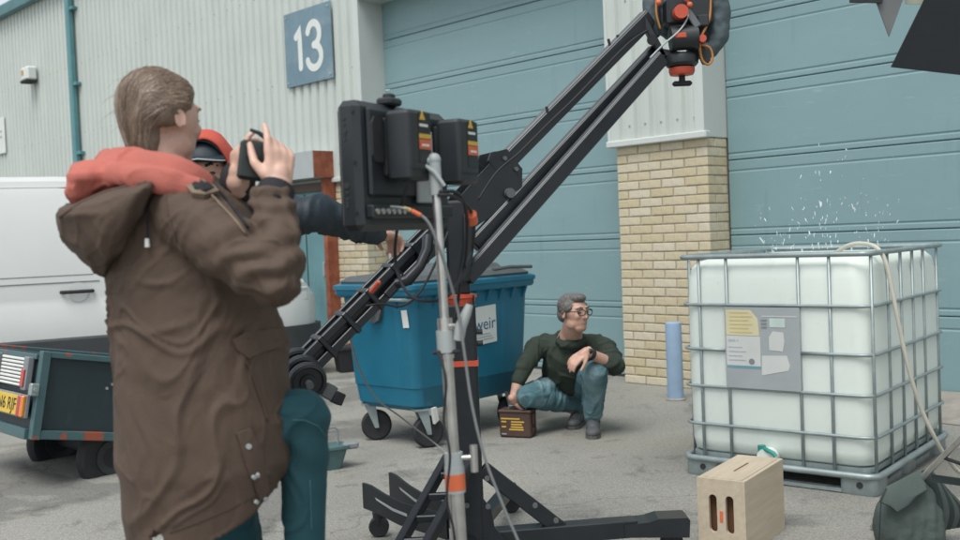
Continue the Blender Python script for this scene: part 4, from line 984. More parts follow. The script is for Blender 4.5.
q = MB(); q.tube(smooth_path([Vector((-.115, -.02, .18)), Vector((-.12, -.02, .10)), Vector((-.105, -.02, .03))]), .005, 8); q.build('orange_piping', mat('ochre_piping2', (.42, .18, .045, 1), .6), hd, smooth=True)
q = MB(); q.prism([(.055, -.06), (.075, -.125), (.10, -.12), (.105, -.075), (.085, -.062)], Matrix.Translation((0, -.045, 0)), .006); q.build('pouch_opening', MT['darkgap'], hd)
q = MB(); q.tube(smooth_path([at(650, 58, 4.3), at(664, 44, 4.33), at(680, 30, 4.36), at(688, 16, 4.38), at(688, 2, 4.4), at(684, -20, 4.42)]), .004, 8); q.build('white_lead', MT['greybox'], hd, smooth=True, world=True)

# ------------------------------------------------------------------ field monitor on its stand
e1 = Vector((.46, .888, 0)); yawm = math.atan2(e1.y, e1.x)
edge = at(359, 165, 2.2)
MWd, MHt, MTk = .40, .285, .058
mc = edge + e1 * (MWd / 2) + Vector((-.888, .46, 0)) * (MTk / 2)
mo = root('field_monitor', mc - Vector((0, 0, MHt / 2)), yawm, 'black field monitor seen from behind with two slab batteries', 'monitor')
# local: x along width, -y = back face, z up from the bottom edge
q = MB(); q.box((0, 0, MHt / 2), (MWd, MTk, MHt), bev=.014); cs = q.build('casing', MT['plastic'], mo, smooth=30)
q = MB(); q.box((0, MTk / 2 + .001, MHt / 2), (MWd - .03, .003, MHt - .04)); q.build('screen', mat('dark_screen', (.01, .012, .014, 1), .12), mo)
q = MB(); q.box((.0, -MTk / 2 - .004, MHt / 2 + .03), (MWd - .06, .012, MHt - .09), bev=.006); q.build('back_plate', MT['black'], mo)
q = MB(); q.box((.055, -MTk / 2 - .013, MHt / 2 + .005), (.075, .010, .17), bev=.003); q.build('mount_plate', MT['greybox'], mo)
q = MB(); q.prism([(-.155, .13), (-.125, .13), (-.115, .145), (-.115, .215), (-.125, .23), (-.155, .23), (-.165, .215), (-.165, .145)], Matrix.Translation((0, -MTk / 2 - .010, .02)), .012); q.build('fan_grille', MT['blackrub'], mo)
for z in (.055, .063, .071, .085, .10, .20, .21, .218, .232, .245):
    q = MB(); q.cyl((-MWd / 2 + .001, .005, z), (-MWd / 2 - .0015, .005, z), .0042 if z not in (.10, .218) else .007, n=10); q.build('vent_hole', MT['darkgap'], cs)
for z in (.04, .15, .26):
    q = MB(); q.cyl((-MWd / 2 + .001, -.018, z), (-MWd / 2 - .002, -.018, z), .004, n=8); q.build('screw', MT['black'], cs)
for k in range(6):
    x = -.165 + k * .022; q = MB(); q.cyl((x, -MTk / 2, .042), (x, -MTk / 2 - .022, .042), .0065, n=12); q.build('connector', MT['chrome'], mo, smooth=40)
q = MB(); q.box((0, -MTk / 2 - .008, .042), (MWd - .04, .02, .03), bev=.004); q.build('connector_strip', MT['black'], mo)
q = MB(); q.box((-.045, -.015, MHt + .008), (.055, .04, .018), bev=.005); q.box((-.045, -.015, MHt + .021), (.025, .022, .012), bev=.003); q.build('cold_shoe', MT['black'], mo)
for k, (x, zc) in enumerate(((-.075, .185), (.155, .183))):
    y = -MTk / 2 - .052
    q = MB(); q.loft([rrect(.082, .050, .012, zc - .077, 4, x, y), rrect(.096, .064, .014, zc - .070, 4, x, y), rrect(.10, .068, .014, zc - .03, 4, x, y), rrect(.10, .068, .014, zc + .070, 4, x, y), rrect(.088, .056, .012, zc + .078, 4, x, y)]); bt_ = q.build('battery', MT['plastic'], mo, smooth=30)
    q = MB(); q.box((x, y + .042, zc), (.085, .018, .13), bev=.004); q.build('battery_plate', MT['blackrub'], mo)
    yl = y - .0345
    q = MB(); q.box((x + .012, yl, zc + .018), (.052, .001, .11)); q.build('label', mat('label_black', (.012, .014, .016, 1), .4), bt_)
    q = MB(); q.box((x + .012, yl - .001, zc + .003), (.050, .001, .022)); q.build('orange_label', MT['orange'], bt_)
    q = MB(); q.box((x + .012, yl - .001, zc + .021), (.050, .001, .010)); q.build('amber_label', MT['yellow'], bt_)
    q = MB(); q.box((x + .012, yl - .002, zc + .001), (.030, .001, .005)); q.build('label_print', MT['white'], bt_)
    q = MB(); q.box((x + .008, yl - .001, zc + .045), (.035, .001, .006)); q.build('white_print', MT['white'], bt_)
    q = MB(); q.prism([(0, .012), (.012, -.008), (-.012, -.008)], Matrix.Translation((x + .003, yl - .001, zc + .065)), .001); q.build('amber_mark', MT['yellow'], bt_)
    q = MB(); q.box((x, yl - .0006, zc - .052), (.10, .001, .003)); q.build('seam', MT['blackrub'], bt_)
# stand
s0 = at(461, 540, 2.28); s0 = Vector((s0.x, s0.y, 0)); s1 = at(434, 160, 2.30)
st_ = root('monitor_stand', s0, 0, 'chromed grip stand with silver clamp carrying the field monitor', 'stand')
def sp_at(v): 
    t = (540 - v) / 380; b0 = at(459, 540, 2.28); return b0.lerp(s1, t)
dn = (sp_at(540) - s1).normalized(); s_low = sp_at(540) + dn * ((sp_at(540).z - .12) / -dn.z)
def seg(name, a, b, r, mt='chrome'):
    q = MB(); q.cyl(a, b, r, n=16); return q.build(name, MT[mt], st_, smooth=40, world=True)
seg('upper_tube', s1, sp_at(330), .0098); seg('middle_tube', sp_at(345), sp_at(462), .0135); seg('lower_tube', sp_at(470), s_low, .0178)
for v0, v1, r in ((318, 330, .017), (330, 352, .021), (352, 358, .016), (452, 466, .021), (466, 492, .0225)):
    seg('collar', sp_at(v0), sp_at(v1), r, 'greybox' if r > .0205 else 'chrome')
seg('orange_sticker', sp_at(473), sp_at(489), .0232, 'orange')
P = sp_at(458); seg('lock_screw', P, P + Vector((.045, -.01, .003)), .006); seg('tee_handle', P + Vector((.046, -.01, .03)), P + Vector((.046, -.01, -.03)), .0085)
P = sp_at(326); seg('lock_screw', P, P + Vector((.03, -.02, .0)), .007); 
q = MB(); q.tube([P + Vector((.03, -.02, -.03)), P + Vector((.036, -.022, .0)), P + Vector((.05, -.024, .03)), P + Vector((.058, -.024, .048))], [.012, .013, .011, .008], 10); q.build('lever_handle', MT['greybox'], st_, smooth=40, world=True)
P = sp_at(351); seg('lock_bolt', P + Vector((-.03, -.012, 0)), P + Vector((.03, -.012, 0)), .005, 'blackrub')
# grip head joining stand and monitor
q = MB(); q.ball(s1 + Vector((0, 0, .0)), .016, 14); q.build('grip_head', MT['greybox'], st_, smooth=True, world=True)
seg('grip_neck', s1, sp_at(195), .0145, 'greybox'); seg('grip_stub', s1, s1 + Vector((-.032, -.01, -.004)), .009, 'greybox')
q = MB(); q.tube([s1 + Vector((-.02, -.014, -.012)), s1 + Vector((.0, -.018, -.028)), s1 + Vector((.022, -.018, -.06))], [.004, .006, .004], 8); q.build('grip_lever', MT['greybox'], st_, smooth=40, world=True)
P2 = FRAME[mo.name] @ Vector((.055, -MTk / 2 - .016, .15))
seg('mount_pin', s1, P2, .008, 'greybox')
for a in (20, 140, 260):
    d = Vector((math.cos(rad(a)), math.sin(rad(a)), 0)); p0 = s_low + Vector((0, 0, .02))
    q = MB(); q.tube(smooth_path([p0 + d * .02 + Vector((0, 0, .10)), p0 + d * .08 + Vector((0, 0, .09)), p0 + d * .2 + Vector((0, 0, -.05)), p0 + d * .42 + Vector((0, 0, -.125))]), .0115, 10); q.build('leg', MT['chrome'], st_, smooth=40, world=True)

# ------------------------------------------------------------------ cables
def cable(name, pts, r, mt, label, n=8):
    q = MB(); q.tube(smooth_path([at(*p) for p in pts]), r, n); return tag(q.build(name, mt, None, smooth=True), label, 'cable')
MT['greycable'] = mat('grey_cable', (.19, .20, .20, 1), .5, var=.08)
cable('cable', [(391, 207, 2.24), (402, 208, 2.2), (415, 212, 2.2), (428, 222, 2.2), (438, 245, 2.21), (448, 275, 2.23), (458, 312, 2.25), (464, 350, 2.25), (472, 405, 2.25), (484, 455, 2.25), (500, 498, 2.25), (520, 545, 2.25), (545, 600, 2.25), (560, 700, 2.25)], .0034, MT['greycable'], 'grey video cable running from monitor connector down past the stand')
q = MB(); q.tube(smooth_path([at(404, 208.3, 2.199), at(411, 210.3, 2.199)]), .0045, 10); tag(q.build('cable_tape', MT['yellow'], None, smooth=True), 'yellow tape sleeve on the grey video cable', 'tape')
q = MB(); q.tube(smooth_path([at(412, 210.8, 2.199), at(421, 215.5, 2.199)]), .0052, 10); tag(q.build('cable_tape', MT['orange'], None, smooth=True), 'orange tape sleeve on the grey video cable', 'tape')
cable('cable', [(408, 180, 2.25), (402, 205, 2.3), (397, 230, 2.5), (395, 255, 2.6), (400, 280, 2.6), (412, 297, 2.55), (430, 301, 2.5), (448, 296, 2.5), (462, 276, 2.6), (472, 250, 2.7), (474, 225, 2.6), (468, 206, 2.45), (452, 196, 2.3), (438, 195, 2.28)], .0042, MT['blackrub'], 'black power cable looping from the battery round below the monitor')
cable('cable', [(440, 192, 2.28), (455, 192, 2.32), (464, 202, 2.4), (467, 222, 2.5), (466, 255, 2.6), (460, 285, 2.7), (456, 320, 2.75)], .0045, MT['blackrub'], 'black cable bundle hanging from the stand beside the jib column')
q = MB(); q.tube([at(470.5, 214, 2.50), at(472, 222, 2.52)], .0155, 12); tag(q.build('cable_tape', MT['orange'], None, smooth=40), 'wide orange tape wrap round the black cable bundle', 'tape')
cable('cable', [(345, 318, 3.9), (352, 345, 4.2), (362, 375, 4.6), (378, 400, 5.0), (398, 415, 5.3), (420, 432, 5.5), (438, 446, 5.6), (455, 462, 5.4)], .0045, MT['greycable'], 'grey cable sagging from the jib tail across the blue bin')
cable('cable', [(530, 436, 6.75), (560, 432, 6.9), (600, 440, 6.6), (640, 446, 6.35), (690, 448, 6.27)], .003, MT['blackrub'], 'thin dark cable lying on the asphalt towards the water tank')

cable('cable', [(478, 200, 3.93), (497, 172, 3.96), (520, 152, 4.02), (548, 124, 4.1), (575, 98, 4.18), (602, 70, 4.27), (630, 42, 4.36), (648, 30, 4.4)], .0045, MT['blackrub'], 'black cable taped along the upper jib arm to the camera')
cable('cable', [(438, 352, 2.26), (446, 380, 2.24), (444, 420, 2.25), (450, 455, 2.24), (447, 500, 2.24), (455, 545, 2.25), (450, 640, 2.26)], .003, MT['blackrub'], 'thin black wire hanging down along the monitor stand tube')
cable('cable', [(448, 232, 3.9), (436, 262, 3.86), (420, 292, 3.84), (402, 306, 3.82), (382, 304, 3.80), (366, 306, 3.78)], .0045, MT['blackrub'], 'black cable drooping below the jib pan handle')
# ------------------------------------------------------------------ flag and lamp on a stand at the right, sand bag on its leg
pole = Vector((1.90, 3.45, 0))
ls = root('lighting_stand', pole, 0, 'steel lighting stand with black flag hanging over the water tank', 'lighting stand')
def lseg(name, a, b, r, mt='chrome'):
    q = MB(); q.cyl(a, b, r, n=14); return q.build(name, MT[mt], ls, smooth=40, world=True)
lseg('pole', pole + Vector((0, 0, .3)), pole + Vector((0, 0, 2.35)), .016)
lseg('boss', pole + Vector((0, 0, .62)), pole + Vector((0, 0, .74)), .03, 'plastic')
la = at(918, 482, 4.02); lb_ = at(960, 440, 3.80); ld = (lb_ - la).normalized()
leg_lo = la + (la - lb_) * ((la.z - .012) / (lb_.z - la.z)); 
lseg('leg', leg_lo, lb_ + ld * .28, .0125)
for d in (Vector((.55, .35, 0)), Vector((.0, -.65, 0))): lseg('leg', pole + Vector((0, 0, .68)) + d * .05, pole + d + Vector((0, 0, .012)), .0125)
lseg('stay', pole + Vector((0, 0, .36)), la.lerp(lb_, .6), .007, 'blackrub')
# flag: black solid in a frame, hung from an arm
lseg('arm', pole + Vector((0, 0, 2.32)), Vector((1.35, 3.55, 2.28)), .010)
fz = [at(925, -2, 3.5), at(891, 67, 3.5), at(962, 75, 3.5), at(1040, 82, 3.5), at(1040, -40, 3.5), at(930, -40, 3.5)]
def slab(name, pts, t, mt):
    n_ = (pts[1] - pts[0]).cross(pts[2] - pts[0]).normalized() * (t / 2); q = MB(); k = len(pts)
    q.add([p_ + n_ for p_ in pts] + [p_ - n_ for p_ in pts], [tuple(range(k)), tuple(range(2 * k - 1, k - 1, -1))] + [(i, (i + 1) % k, k + (i + 1) % k, k + i) for i in range(k)]); return q.build(name, mt, ls, world=True)
slab('flag_cloth', fz, .008, mat('black_duvetyne', (.010, .013, .016, 1), .95, var=.2, scale=30))
slab('barn_door_leaf', [at(866, -25, 3.5), at(889, 37, 3.5), at(912, -25, 3.52)], .004, mat('grey_flag', (.13, .14, .14, 1), .8))
slab('flag_bar', [at(850, -12, 3.49), at(850, 2.5, 3.49), at(882, 3, 3.49), at(882, -12, 3.49)], .012, MT['blackrub'])
slab('diffuser', [at(903, -20, 3.56), at(905, 4, 3.56), at(930, 5, 3.56), at(935, -20, 3.56)], .004, mat('cream_diffuser', (.40, .42, .34, 1), .8))
# sand bag
MT['canvas'] = mat('green_grey_canvas', (.068, .092, .082, 1), .85, var=.14, scale=7, bump=.25, bscale=160)
MT['canvasd'] = mat('dark_webbing', (.022, .035, .035, 1), .8, var=.2)
sb = root('sand_bag', (1.66, 4.05, 0), 0, 'grey green canvas sand bag slung over the stand leg', 'sand bag')
b = MB()
rx = [(900, 472, 4.06), (902, 490, 4.03), (906, 515, 4.02), (908, 545, 4.03), (908, 562, 4.06)]
rings = []
for k, (ctr, a_, bb) in enumerate((((912, 480, 4.05), .02, .045), ((911, 492, 4.05), .10, .055), ((911, 510, 4.05), .125, .075), ((911, 530, 4.06), .135, .085), ((912, 550, 4.07), .13, .08), ((912, 556, 4.07), .09, .05))):
    c_ = at(*ctr); rings.append([c_ + Vector((a_ * math.copysign(abs(math.cos(t_)) ** .6, math.cos(t_)), bb * math.copysign(abs(math.sin(t_)) ** .7, math.sin(t_)), .012 * math.cos(2 * t_))) for t_ in [2 * PI * j / 28 for j in range(28)]])
b.loft(rings); me = remesh(b, .008, 4)
displace(me, lambda c: .016 * noise.noise(Vector((c.x * 11, c.y * 7, c.z * 3))) + .003 * math.sin(c.x * 95 + 6 * noise.noise(c * 5)) + .003 * noise.noise(c * 45))
link('pouch', to_root(me, sb), MT['canvas'], sb, True)
b = MB()
for k in range(6):
    x0 = 930 + k * 4.5
    pts = [at(924 + k * 1.2, 470 + k * 2, 4.04), at(x0 + 2, 490 + k * 3, 4.02 + .01 * k), at(x0 + 6 + k * 1.5, 510 + k * 1.5, 4.02 + .015 * k), at(x0 + 3 + k * 1.2, 530 - k, 4.04 + .015 * k)]
    q = MB(); q.tube(smooth_path(pts, 4), .012, 8, flat=2.4); q.build('gathered_fold', MT['canvasd'] if k % 2 == 0 else MT['canvas'], sb, smooth=True, world=True)
fl = [(921, 470, 4.0), (886, 488, 3.965), (880, 502, 3.955), (890, 506, 3.95), (897, 512, 3.945), (908, 505, 3.945), (916, 496, 3.95), (927, 490, 3.965)]
pts = [at(*f_) for f_ in fl]; q = MB(); n_ = len(pts); cc = sum(pts, Vector()) / n_ + Vector((0, -.015, .0))
q.add(pts + [cc] + [p_ + Vector((.004, .02, -.002)) for p_ in pts], [(i, (i + 1) % n_, n_) for i in range(n_)] + [(i, (i + 1) % n_, n_ + 1 + (i + 1) % n_, n_ + 1 + i) for i in range(n_)]); q.build('flap', MT['canvas'], sb, smooth=25, world=True)
q = MB(); q.tube([p_ + Vector((0, -.002, 0)) for p_ in pts[1:]], .003, 6); q.build('flap_binding', MT['canvasd'], sb, smooth=True, world=True)
q = MB(); q.tube(smooth_path([at(881, 503, 3.955), at(880, 520, 3.95), at(879, 545, 3.97)]), .003, 6); q.build('side_binding', MT['canvasd'], sb, smooth=True, world=True)
q = MB(); q.beam(at(932, 478, 3.96), at(975, 484, 3.86), .012, .028); q.build('strap', MT['canvasd'], sb, world=True)
# ================================================================== people
from mathutils.bvhtree import BVHTree
MT['skin'] = mat('skin', (.60, .385, .30, 1), .5, var=.10, scale=18, sss=.15, bump=.06, bscale=140)
MT['skinm'] = mat('skin_weathered', (.50, .30, .225, 1), .52, var=.14, scale=22, sss=.12, bump=.1, bscale=140)
MT['parka'] = mat('brown_parka_cotton', (.080, .053, .037, 1), .82, var=.14, scale=5, bump=.12, bscale=220)
MT['parkat'] = mat('tan_facing', (.19, .145, .10, 1), .8, var=.1)
MT['coral'] = mat('coral_fleece', (.44, .128, .098, 1), .9, var=.10, scale=8, bump=.2, bscale=260)
MT['rib'] = mat('black_knit', (.014, .015, .018, 1), .85, var=.2, bump=.3, bscale=200)
MT['jeans'] = mat('teal_denim', (.008, .060, .075, 1), .8, var=.25, scale=5, bump=.2, bscale=300)
MT['jeansb'] = add_layer(mat('washed_denim', (.065, .145, .168, 1), .85, var=.3, scale=7, bump=.25, bscale=250), (.27, .38, .41, 1), 4, .48, .70, amount=.7)
MT['navy'] = mat('navy_jacket', (.012, .024, .034, 1), .6, var=.2, scale=6, bump=.12, bscale=120)
MT['green'] = mat('dark_green_fleece', (.026, .038, .027, 1), .92, var=.18, scale=7, bump=.25, bscale=220)
MT['hairb'] = mat('light_brown_hair', (.175, .125, .09, 1), .5, var=.3, scale=14, stretch=(3, 3, 1), bump=.3, bscale=60)
MT['hairs'] = mat('light_brown_strand', (.235, .165, .115, 1), .42, var=.35, scale=9)
MT['hairg'] = mat('grey_hair', (.115, .108, .10, 1), .6, var=.5, scale=60, bump=.5, bscale=160)
MT['shoe'] = add_layer(mat('grey_shoe', (.085, .09, .095, 1), .7, var=.2, scale=20), (.16, .17, .17, 1), 25, .58, .7)
MT['eye'] = mat('eye', (.05, .035, .03, 1), .2)
MT['lip'] = mat('lip', (.40, .16, .13, 1), .5)

for k_ in ('parka', 'coral', 'jeans', 'jeansb', 'navy', 'green'): cloth(MT[k_], 13 if k_ != 'coral' else 9, .45 if k_ != 'coral' else .3)
cloth(MT['parka'], 26, .25)
def basis(f, up=Vector((0, 0, 1))):
    """matrix with x = forward, y = left, z = up"""
    f = f.normalized(); l = up.cross(f).normalized(); u = f.cross(l).normalized()
    return Matrix(((f.x, l.x, u.x, 0), (f.y, l.y, u.y, 0), (f.z, l.z, u.z, 0), (0, 0, 0, 1)))

def head_shape(mb, c, f, up=Vector((0, 0, 1)), s=1.0, neck=None, rn=.052, male=False):
    H = Matrix.Translation(c) @ basis(f, up) @ Matrix.Scale(s, 4)
    mb.ball((-.012, 0, .025), (.094, .076, .088), 20, H)                 # cranium
    mb.ball((.028, 0, .0), (.066, .068, .078), 18, H)                    # brow and cheeks
    mb.ball((.034, 0, -.048), (.056, .056, .062), 16, H)                 # mid face
    mb.ball((.050, 0, -.088), (.034, .036, .030) if not male else (.036, .042, .032), 14, H)  # chin
    for sy in (-1, 1):
        mb.ball((.012, sy * .045, -.065), (.040, .020, .032), 12, H)     # jaw
        mb.ball((.066, sy * .034, -.022), (.022, .024, .022), 10, H)     # cheekbone
        mb.ball((.076 if male else .068, sy * .030, .030), (.018, .028, .010), 10, H)      # brow ridge
        # ear
        EH = H @ Matrix.Translation((-.008, sy * .079, -.008)) @ Matrix.Rotation(sy * rad(22), 4, 'Z') @ Matrix.Rotation(rad(-12), 4, 'Y') @ Matrix.Scale(.86, 4)
        mb.ball((0, -sy * .004, 0), (.014, .0065, .025), 12, EH)
        mb.tube([EH @ Vector((.001 + .0145 * math.cos(rad(a_)), sy * (.002 - .004 * math.cos(rad(a_))), .026 * math.sin(rad(a_)) - .002 * math.sin(rad(a_)) ** 2)) for a_ in range(-60, 251, 31)], .0042 * s, 8)
    pt = lambda x, y, z: H @ Vector((x, y, z))
    mb.chain([pt(.086, 0, .022), pt(.096, 0, -.008), pt(.104, 0, -.028)], [.008 * s, .009 * s, .0108 * s], 10)   # nose
    for sy in (-1, 1): mb.ball((.092, sy * .010, -.031), (.011, .008, .008), 8, H)
    mb.ball((.080, 0, -.058), (.012, .022, .006), 10, H); mb.ball((.078, 0, -.069), (.012, .020, .007), 10, H)  # lips
    if neck is not None: mb.chain([pt(-.012, 0, -.06), neck], [rn * s, (rn + .008) * s], 16)
    return H

def hand(mb, wrist, d, pn, side=1, curl=(.3, .5, .4), spread=.1, s=1.0, thumb=(.6, .5), fing=None):
    """palm from the wrist along d; pn = palm normal (fingers curl toward it); side +1 puts the thumb on +(d x pn)"""
    d = d.normalized(); pn = (pn - d * pn.dot(d)).normalized(); lat = d.cross(pn) * side
    P = lambda a, b_, c_: wrist + (d * a + lat * b_ + pn * c_) * s
    for b_ in (-.028, -.010, .010, .027): mb.capsule(P(.012, b_ * .75, 0), P(.082 - abs(b_ - .005) * .25, b_, 0), .014 * s, .0115 * s, 10)
    mb.capsule(P(-.02, 0, 0), P(.03, 0, 0), .024 * s, .026 * s, 12)
    lens = (.058, .070, .076, .066)
    for k, b_ in enumerate((-.030, -.010, .0105, .030)):
        p_ = P(.082 - abs(b_ - .005) * .25, b_, 0); ang = 0.0; L_ = lens[k]
        cu = fing[k] if fing else curl
        for j, fr_ in enumerate((.45, .32, .26)):
            ang += cu[j]
            dv = d * math.cos(ang) + pn * math.sin(ang) + lat * (spread * (b_ / .03)) * .35
            q_ = p_ + dv.normalized() * (L_ * fr_ * 1.08 * s)
            mb.capsule(p_, q_, (.0105 - .0010 * j) * s, (.0098 - .0012 * j) * s, 10); p_ = q_
    a0, a1 = thumb
    p_ = P(.022, .030, .006); dv = (d * math.cos(a0) + lat * math.sin(a0) * .9 + pn * .35).normalized(); q_ = p_ + dv * .038 * s
    mb.capsule(p_, q_, .0145 * s, .0115 * s, 10)
    dv = (d * math.cos(a1) + lat * math.sin(a1) * .5 + pn * .45).normalized(); r_ = q_ + dv * .030 * s; mb.capsule(q_, r_, .0108 * s, .0098 * s, 10)
    mb.capsule(r_, r_ + (dv + d * .3).normalized() * .022 * s, .0098 * s, .0078 * s, 10)

def shoe(parent, ankle, fwd, s=1.0, mt='shoe'):
    f = Vector((fwd.x, fwd.y, 0)).normalized(); z0 = ankle.z - .095 * s
    B_ = Matrix.Translation(Vector((ankle.x, ankle.y, z0))) @ basis(f) @ Matrix.Scale(s, 4)
    mb = MB(); mb.ball((-.03, 0, .055), (.055, .042, .055), 14, B_); mb.ball((.05, 0, .05), (.09, .044, .048), 14, B_); mb.ball((.13, 0, .035), (.06, .045, .035), 14, B_)
    mb.capsule(B_ @ Vector((-.03, 0, .06)), B_ @ Vector((-.02, 0, .115)), .045 * s, .046 * s)
    me = remesh(mb, .006, 3)
    up_ = link('shoe', to_root(me, parent), MT[mt], parent, True)
    sl = MB(); out = [(-.085, .02), (-.07, .036), (0, .038), (.09, .046), (.15, .044), (.185, .02), (.19, 0)]; out = out + [(x, -y) for x, y in out[::-1][1:]]
    sl.add([(x, y, 0) for x, y in out] + [(x * 1.0, y, .022) for x, y in out], [tuple(range(len(out)))[::-1], tuple(range(len(out), 2 * len(out)))] + [(i, (i + 1) % len(out), len(out) + (i + 1) % len(out), len(out) + i) for i in range(len(out))], B_)
    sl.build('sole', mat('shoe_sole', (.09, .09, .085, 1), .8), up_, world=True)
    lc = MB()
    for k in range(4): lc.tube([B_ @ Vector((.02 + .022 * k, -.024, .093 - .011 * k)), B_ @ Vector((.03 + .022 * k, 0, .102 - .011 * k)), B_ @ Vector((.02 + .022 * k, .024, .093 - .011 * k))], .003 * s, 6)
    o = lc.build('laces', MT['greybox'], up_, world=True); o['kind'] = 'stuff'
    return up_

def fold(c, a=.006, f=9, dirv=Vector((0, 0, 1))):
    """cloth creases: ridged noise stretched along dirv"""
    q = c * f + Vector((noise.noise(c * 5), noise.noise(c * 5 + Vector((7, 0, 0))), noise.noise(c * 5 + Vector((0, 7, 0))))) * .9
    q = q - dirv * q.dot(dirv) * .74
    n_ = noise.noise(q + Vector((3.1, 1.7, 9.2))); m_ = noise.noise(q * 1.9 + Vector((8.1, 4.7, 2.2)))
    r1 = max(0.0, 1 - abs(n_) / .14) ** 1.1; r2 = max(0.0, 1 - abs(m_) / .11)
    return a * .8 * (r1 - .3) + a * .6 * (r2 - .3) * (n_ + .5) + a * .35 * n_

# ------------------------------------------------------------------ woman filming with a small device
wo = root('person', (-.60, 2.22, 0), 0, 'person in brown hooded parka and coral hoodie holding up a small camera', 'person')
fw = Vector((.955, .295, 0)); rt = Vector((.295, -.955, 0))          # facing / her right hand side
YC = 2.22
# parka body as one loft with a slanted hem
prof = [  # v, back u, front u, half depth
    (172, 138, 205, .075), (182, 124, 222, .115), (194, 114, 238, .160), (208, 108, 250, .192), (225, 106, 260, .208), (250, 105, 268, .214), (280, 106, 275, .216),
    (310, 108, 280, .214), (340, 111, 285, .214), (370, 113, 289, .218), (400, 114, 292, .222), (430, 115, 294, .226), (455, 117, 296, .228)]
NT = 72; rings = []
for v, ub, uf, b_ in prof:
    pb = at(ub, v, YC - .03); pf = at(uf, v, YC + .06); c_ = (pb + pf) / 2; a_ = (pf.x - pb.x) / 2 / .97
    rings.append([c_ + fw * (a_ * math.copysign(abs(math.cos(t)) ** .9, math.cos(t))) + rt * (b_ * math.copysign(abs(math.sin(t)) ** .9, math.sin(t))) for t in [2 * PI * k / NT for k in range(NT)]])
last = rings[-1]; zf = last[0].z
def hem(t):
    back = (1 - math.cos(t)) / 2                                     # 0 front, 1 back
    h = .015 + .20 * back ** .75
    h -= .085 * math.exp(-((t - 2.25) / .10) ** 2)                    # split beside the tail
    return h
NR = 7
for j in range(1, NR + 1):
    fr_ = j / NR; rr_ = []
    for k in range(NT):
        t = 2 * PI * k / NT; p_ = last[k]; q_ = p_ + Vector((0, 0, -hem(t) * fr_)); c_ = sum(last, Vector()) / NT
        dv = Vector((q_.x - c_.x, q_.y - c_.y, 0)); rr_.append(q_ - dv * (.10 * fr_ * (0.25 + .75 * (1 + math.cos(t)) / 2) + .05 * fr_ * (1 - math.cos(t)) / 2))
    rings.append(rr_)
mb = MB(); mb.loft(rings)
sh_r = at(188, 218, 2.06); el_r = at(274, 277, 1.985); wr_r = at(271, 201, 2.06)
mid_r = sh_r.lerp(el_r, .5) + Vector((0, -.01, -.002))
mb.chain([at(168, 200, 2.10), sh_r, mid_r, el_r], [.060, .073, .066, .054], 20)
fm = el_r.lerp(wr_r, .5) + Vector((.012, 0, 0))
mb.chain([el_r, fm, wr_r], [.053, .047, .042], 20)
sh_l = at(222, 214, 2.40); el_l = at(272, 272, 2.42); wr_l = at(238, 203, 2.36)
mb.chain([at(200, 200, 2.32), sh_l, el_l, wr_l], [.06, .075, .06, .048], 18)
me = remesh(mb, .0050, 3)
elb = el_r.copy()
def parka_d(c):
    d = fold(c, .0085, 7, Vector((.45, 0, .88)).normalized())
    w_ = math.exp(-((c.z - 1.19) / .085) ** 2)                           # waist cord gathers cross creases
    d += w_ * fold(c, .012, 9, Vector((.93, 0, .30)).normalized())
    r_ = (c - elb).length                                              # rucked sleeve
    if r_ < .26: d += .0065 * math.exp(-(r_ / .13) ** 2) * math.sin((c - elb).dot(Vector((-.35, .2, .9))) * 120 + 3 * noise.noise(c * 14))
    r2 = (c - wr_r).length
    if r2 < .12: d += .004 * math.sin(c.z * 190 + 2 * noise.noise(c * 10)) * (1 - r2 / .12)
    return d
displace(me, parka_d)
PK = BVHTree.FromPolygons([v.co.copy() for v in me.vertices], [tuple(p.vertices) for p in me.polygons])
def pin(u, v, bvh=None):
    d = (RIGHT * ((u - 480) / FPX) + UP * (-(v - 270) / FPX) + FWD).normalized()
    h = (bvh or PK).ray_cast(Vector((0, 0, CAM_H)), d); return (h[0], h[1]) if h[0] is not None else (at(u, v, 2.0), Vector((0, -1, 0)))
link('parka', to_root(me, wo), MT['parka'], wo, True)
def patch(name, uvs, mt, lift=.006, parent=None, nsub=4):
    """thick cloth piece laid on the coat: outline points pinned to the coat surface"""
    n_ = len(uvs); P_ = [pin(*q) for q in uvs]
    cu = sum(q[0] for q in uvs) / n_; cv_ = sum(q[1] for q in uvs) / n_; C_ = pin(cu, cv_)
    top = [p_ + nn_ * lift for p_, nn_ in P_]; bot = [p_ - nn_ * .004 for p_, nn_ in P_]
    mid = [pin((q[0] + cu) / 2, (q[1] + cv_) / 2) for q in uvs]; midp = [p_ + nn_ * (lift + .002) for p_, nn_ in mid]
    q = MB(); q.add(top + midp + [C_[0] + C_[1] * (lift + .002)] + bot, [(i, (i + 1) % n_, n_ + (i + 1) % n_, n_ + i) for i in range(n_)] + [(n_ + i, n_ + (i + 1) % n_, 2 * n_) for i in range(n_)] + [(i, (i + 1) % n_, 2 * n_ + 1 + (i + 1) % n_, 2 * n_ + 1 + i) for i in range(n_)])
    return q.build(name, mt, parent or wo, smooth=40, world=True)
def seam(name, uvs, r, mt, lift=.001, parent=None, bvh=None):
    pts = []
    for i in range(len(uvs) - 1):
        for k in range(5):
            t = k / 5; p_, nn_ = pin(uvs[i][0] * (1 - t) + uvs[i + 1][0] * t, uvs[i][1] * (1 - t) + uvs[i + 1][1] * t, bvh); pts.append(p_ + nn_ * lift)
    q = MB(); q.tube(pts, r, 6); return q.build(name, mt, parent or wo, smooth=True, world=True)
patch('pocket_flap', [(231, 340), (245, 332), (262, 330), (280, 328), (287, 338), (280, 346), (262, 352), (246, 358), (236, 350)], MT['parka'], .007)
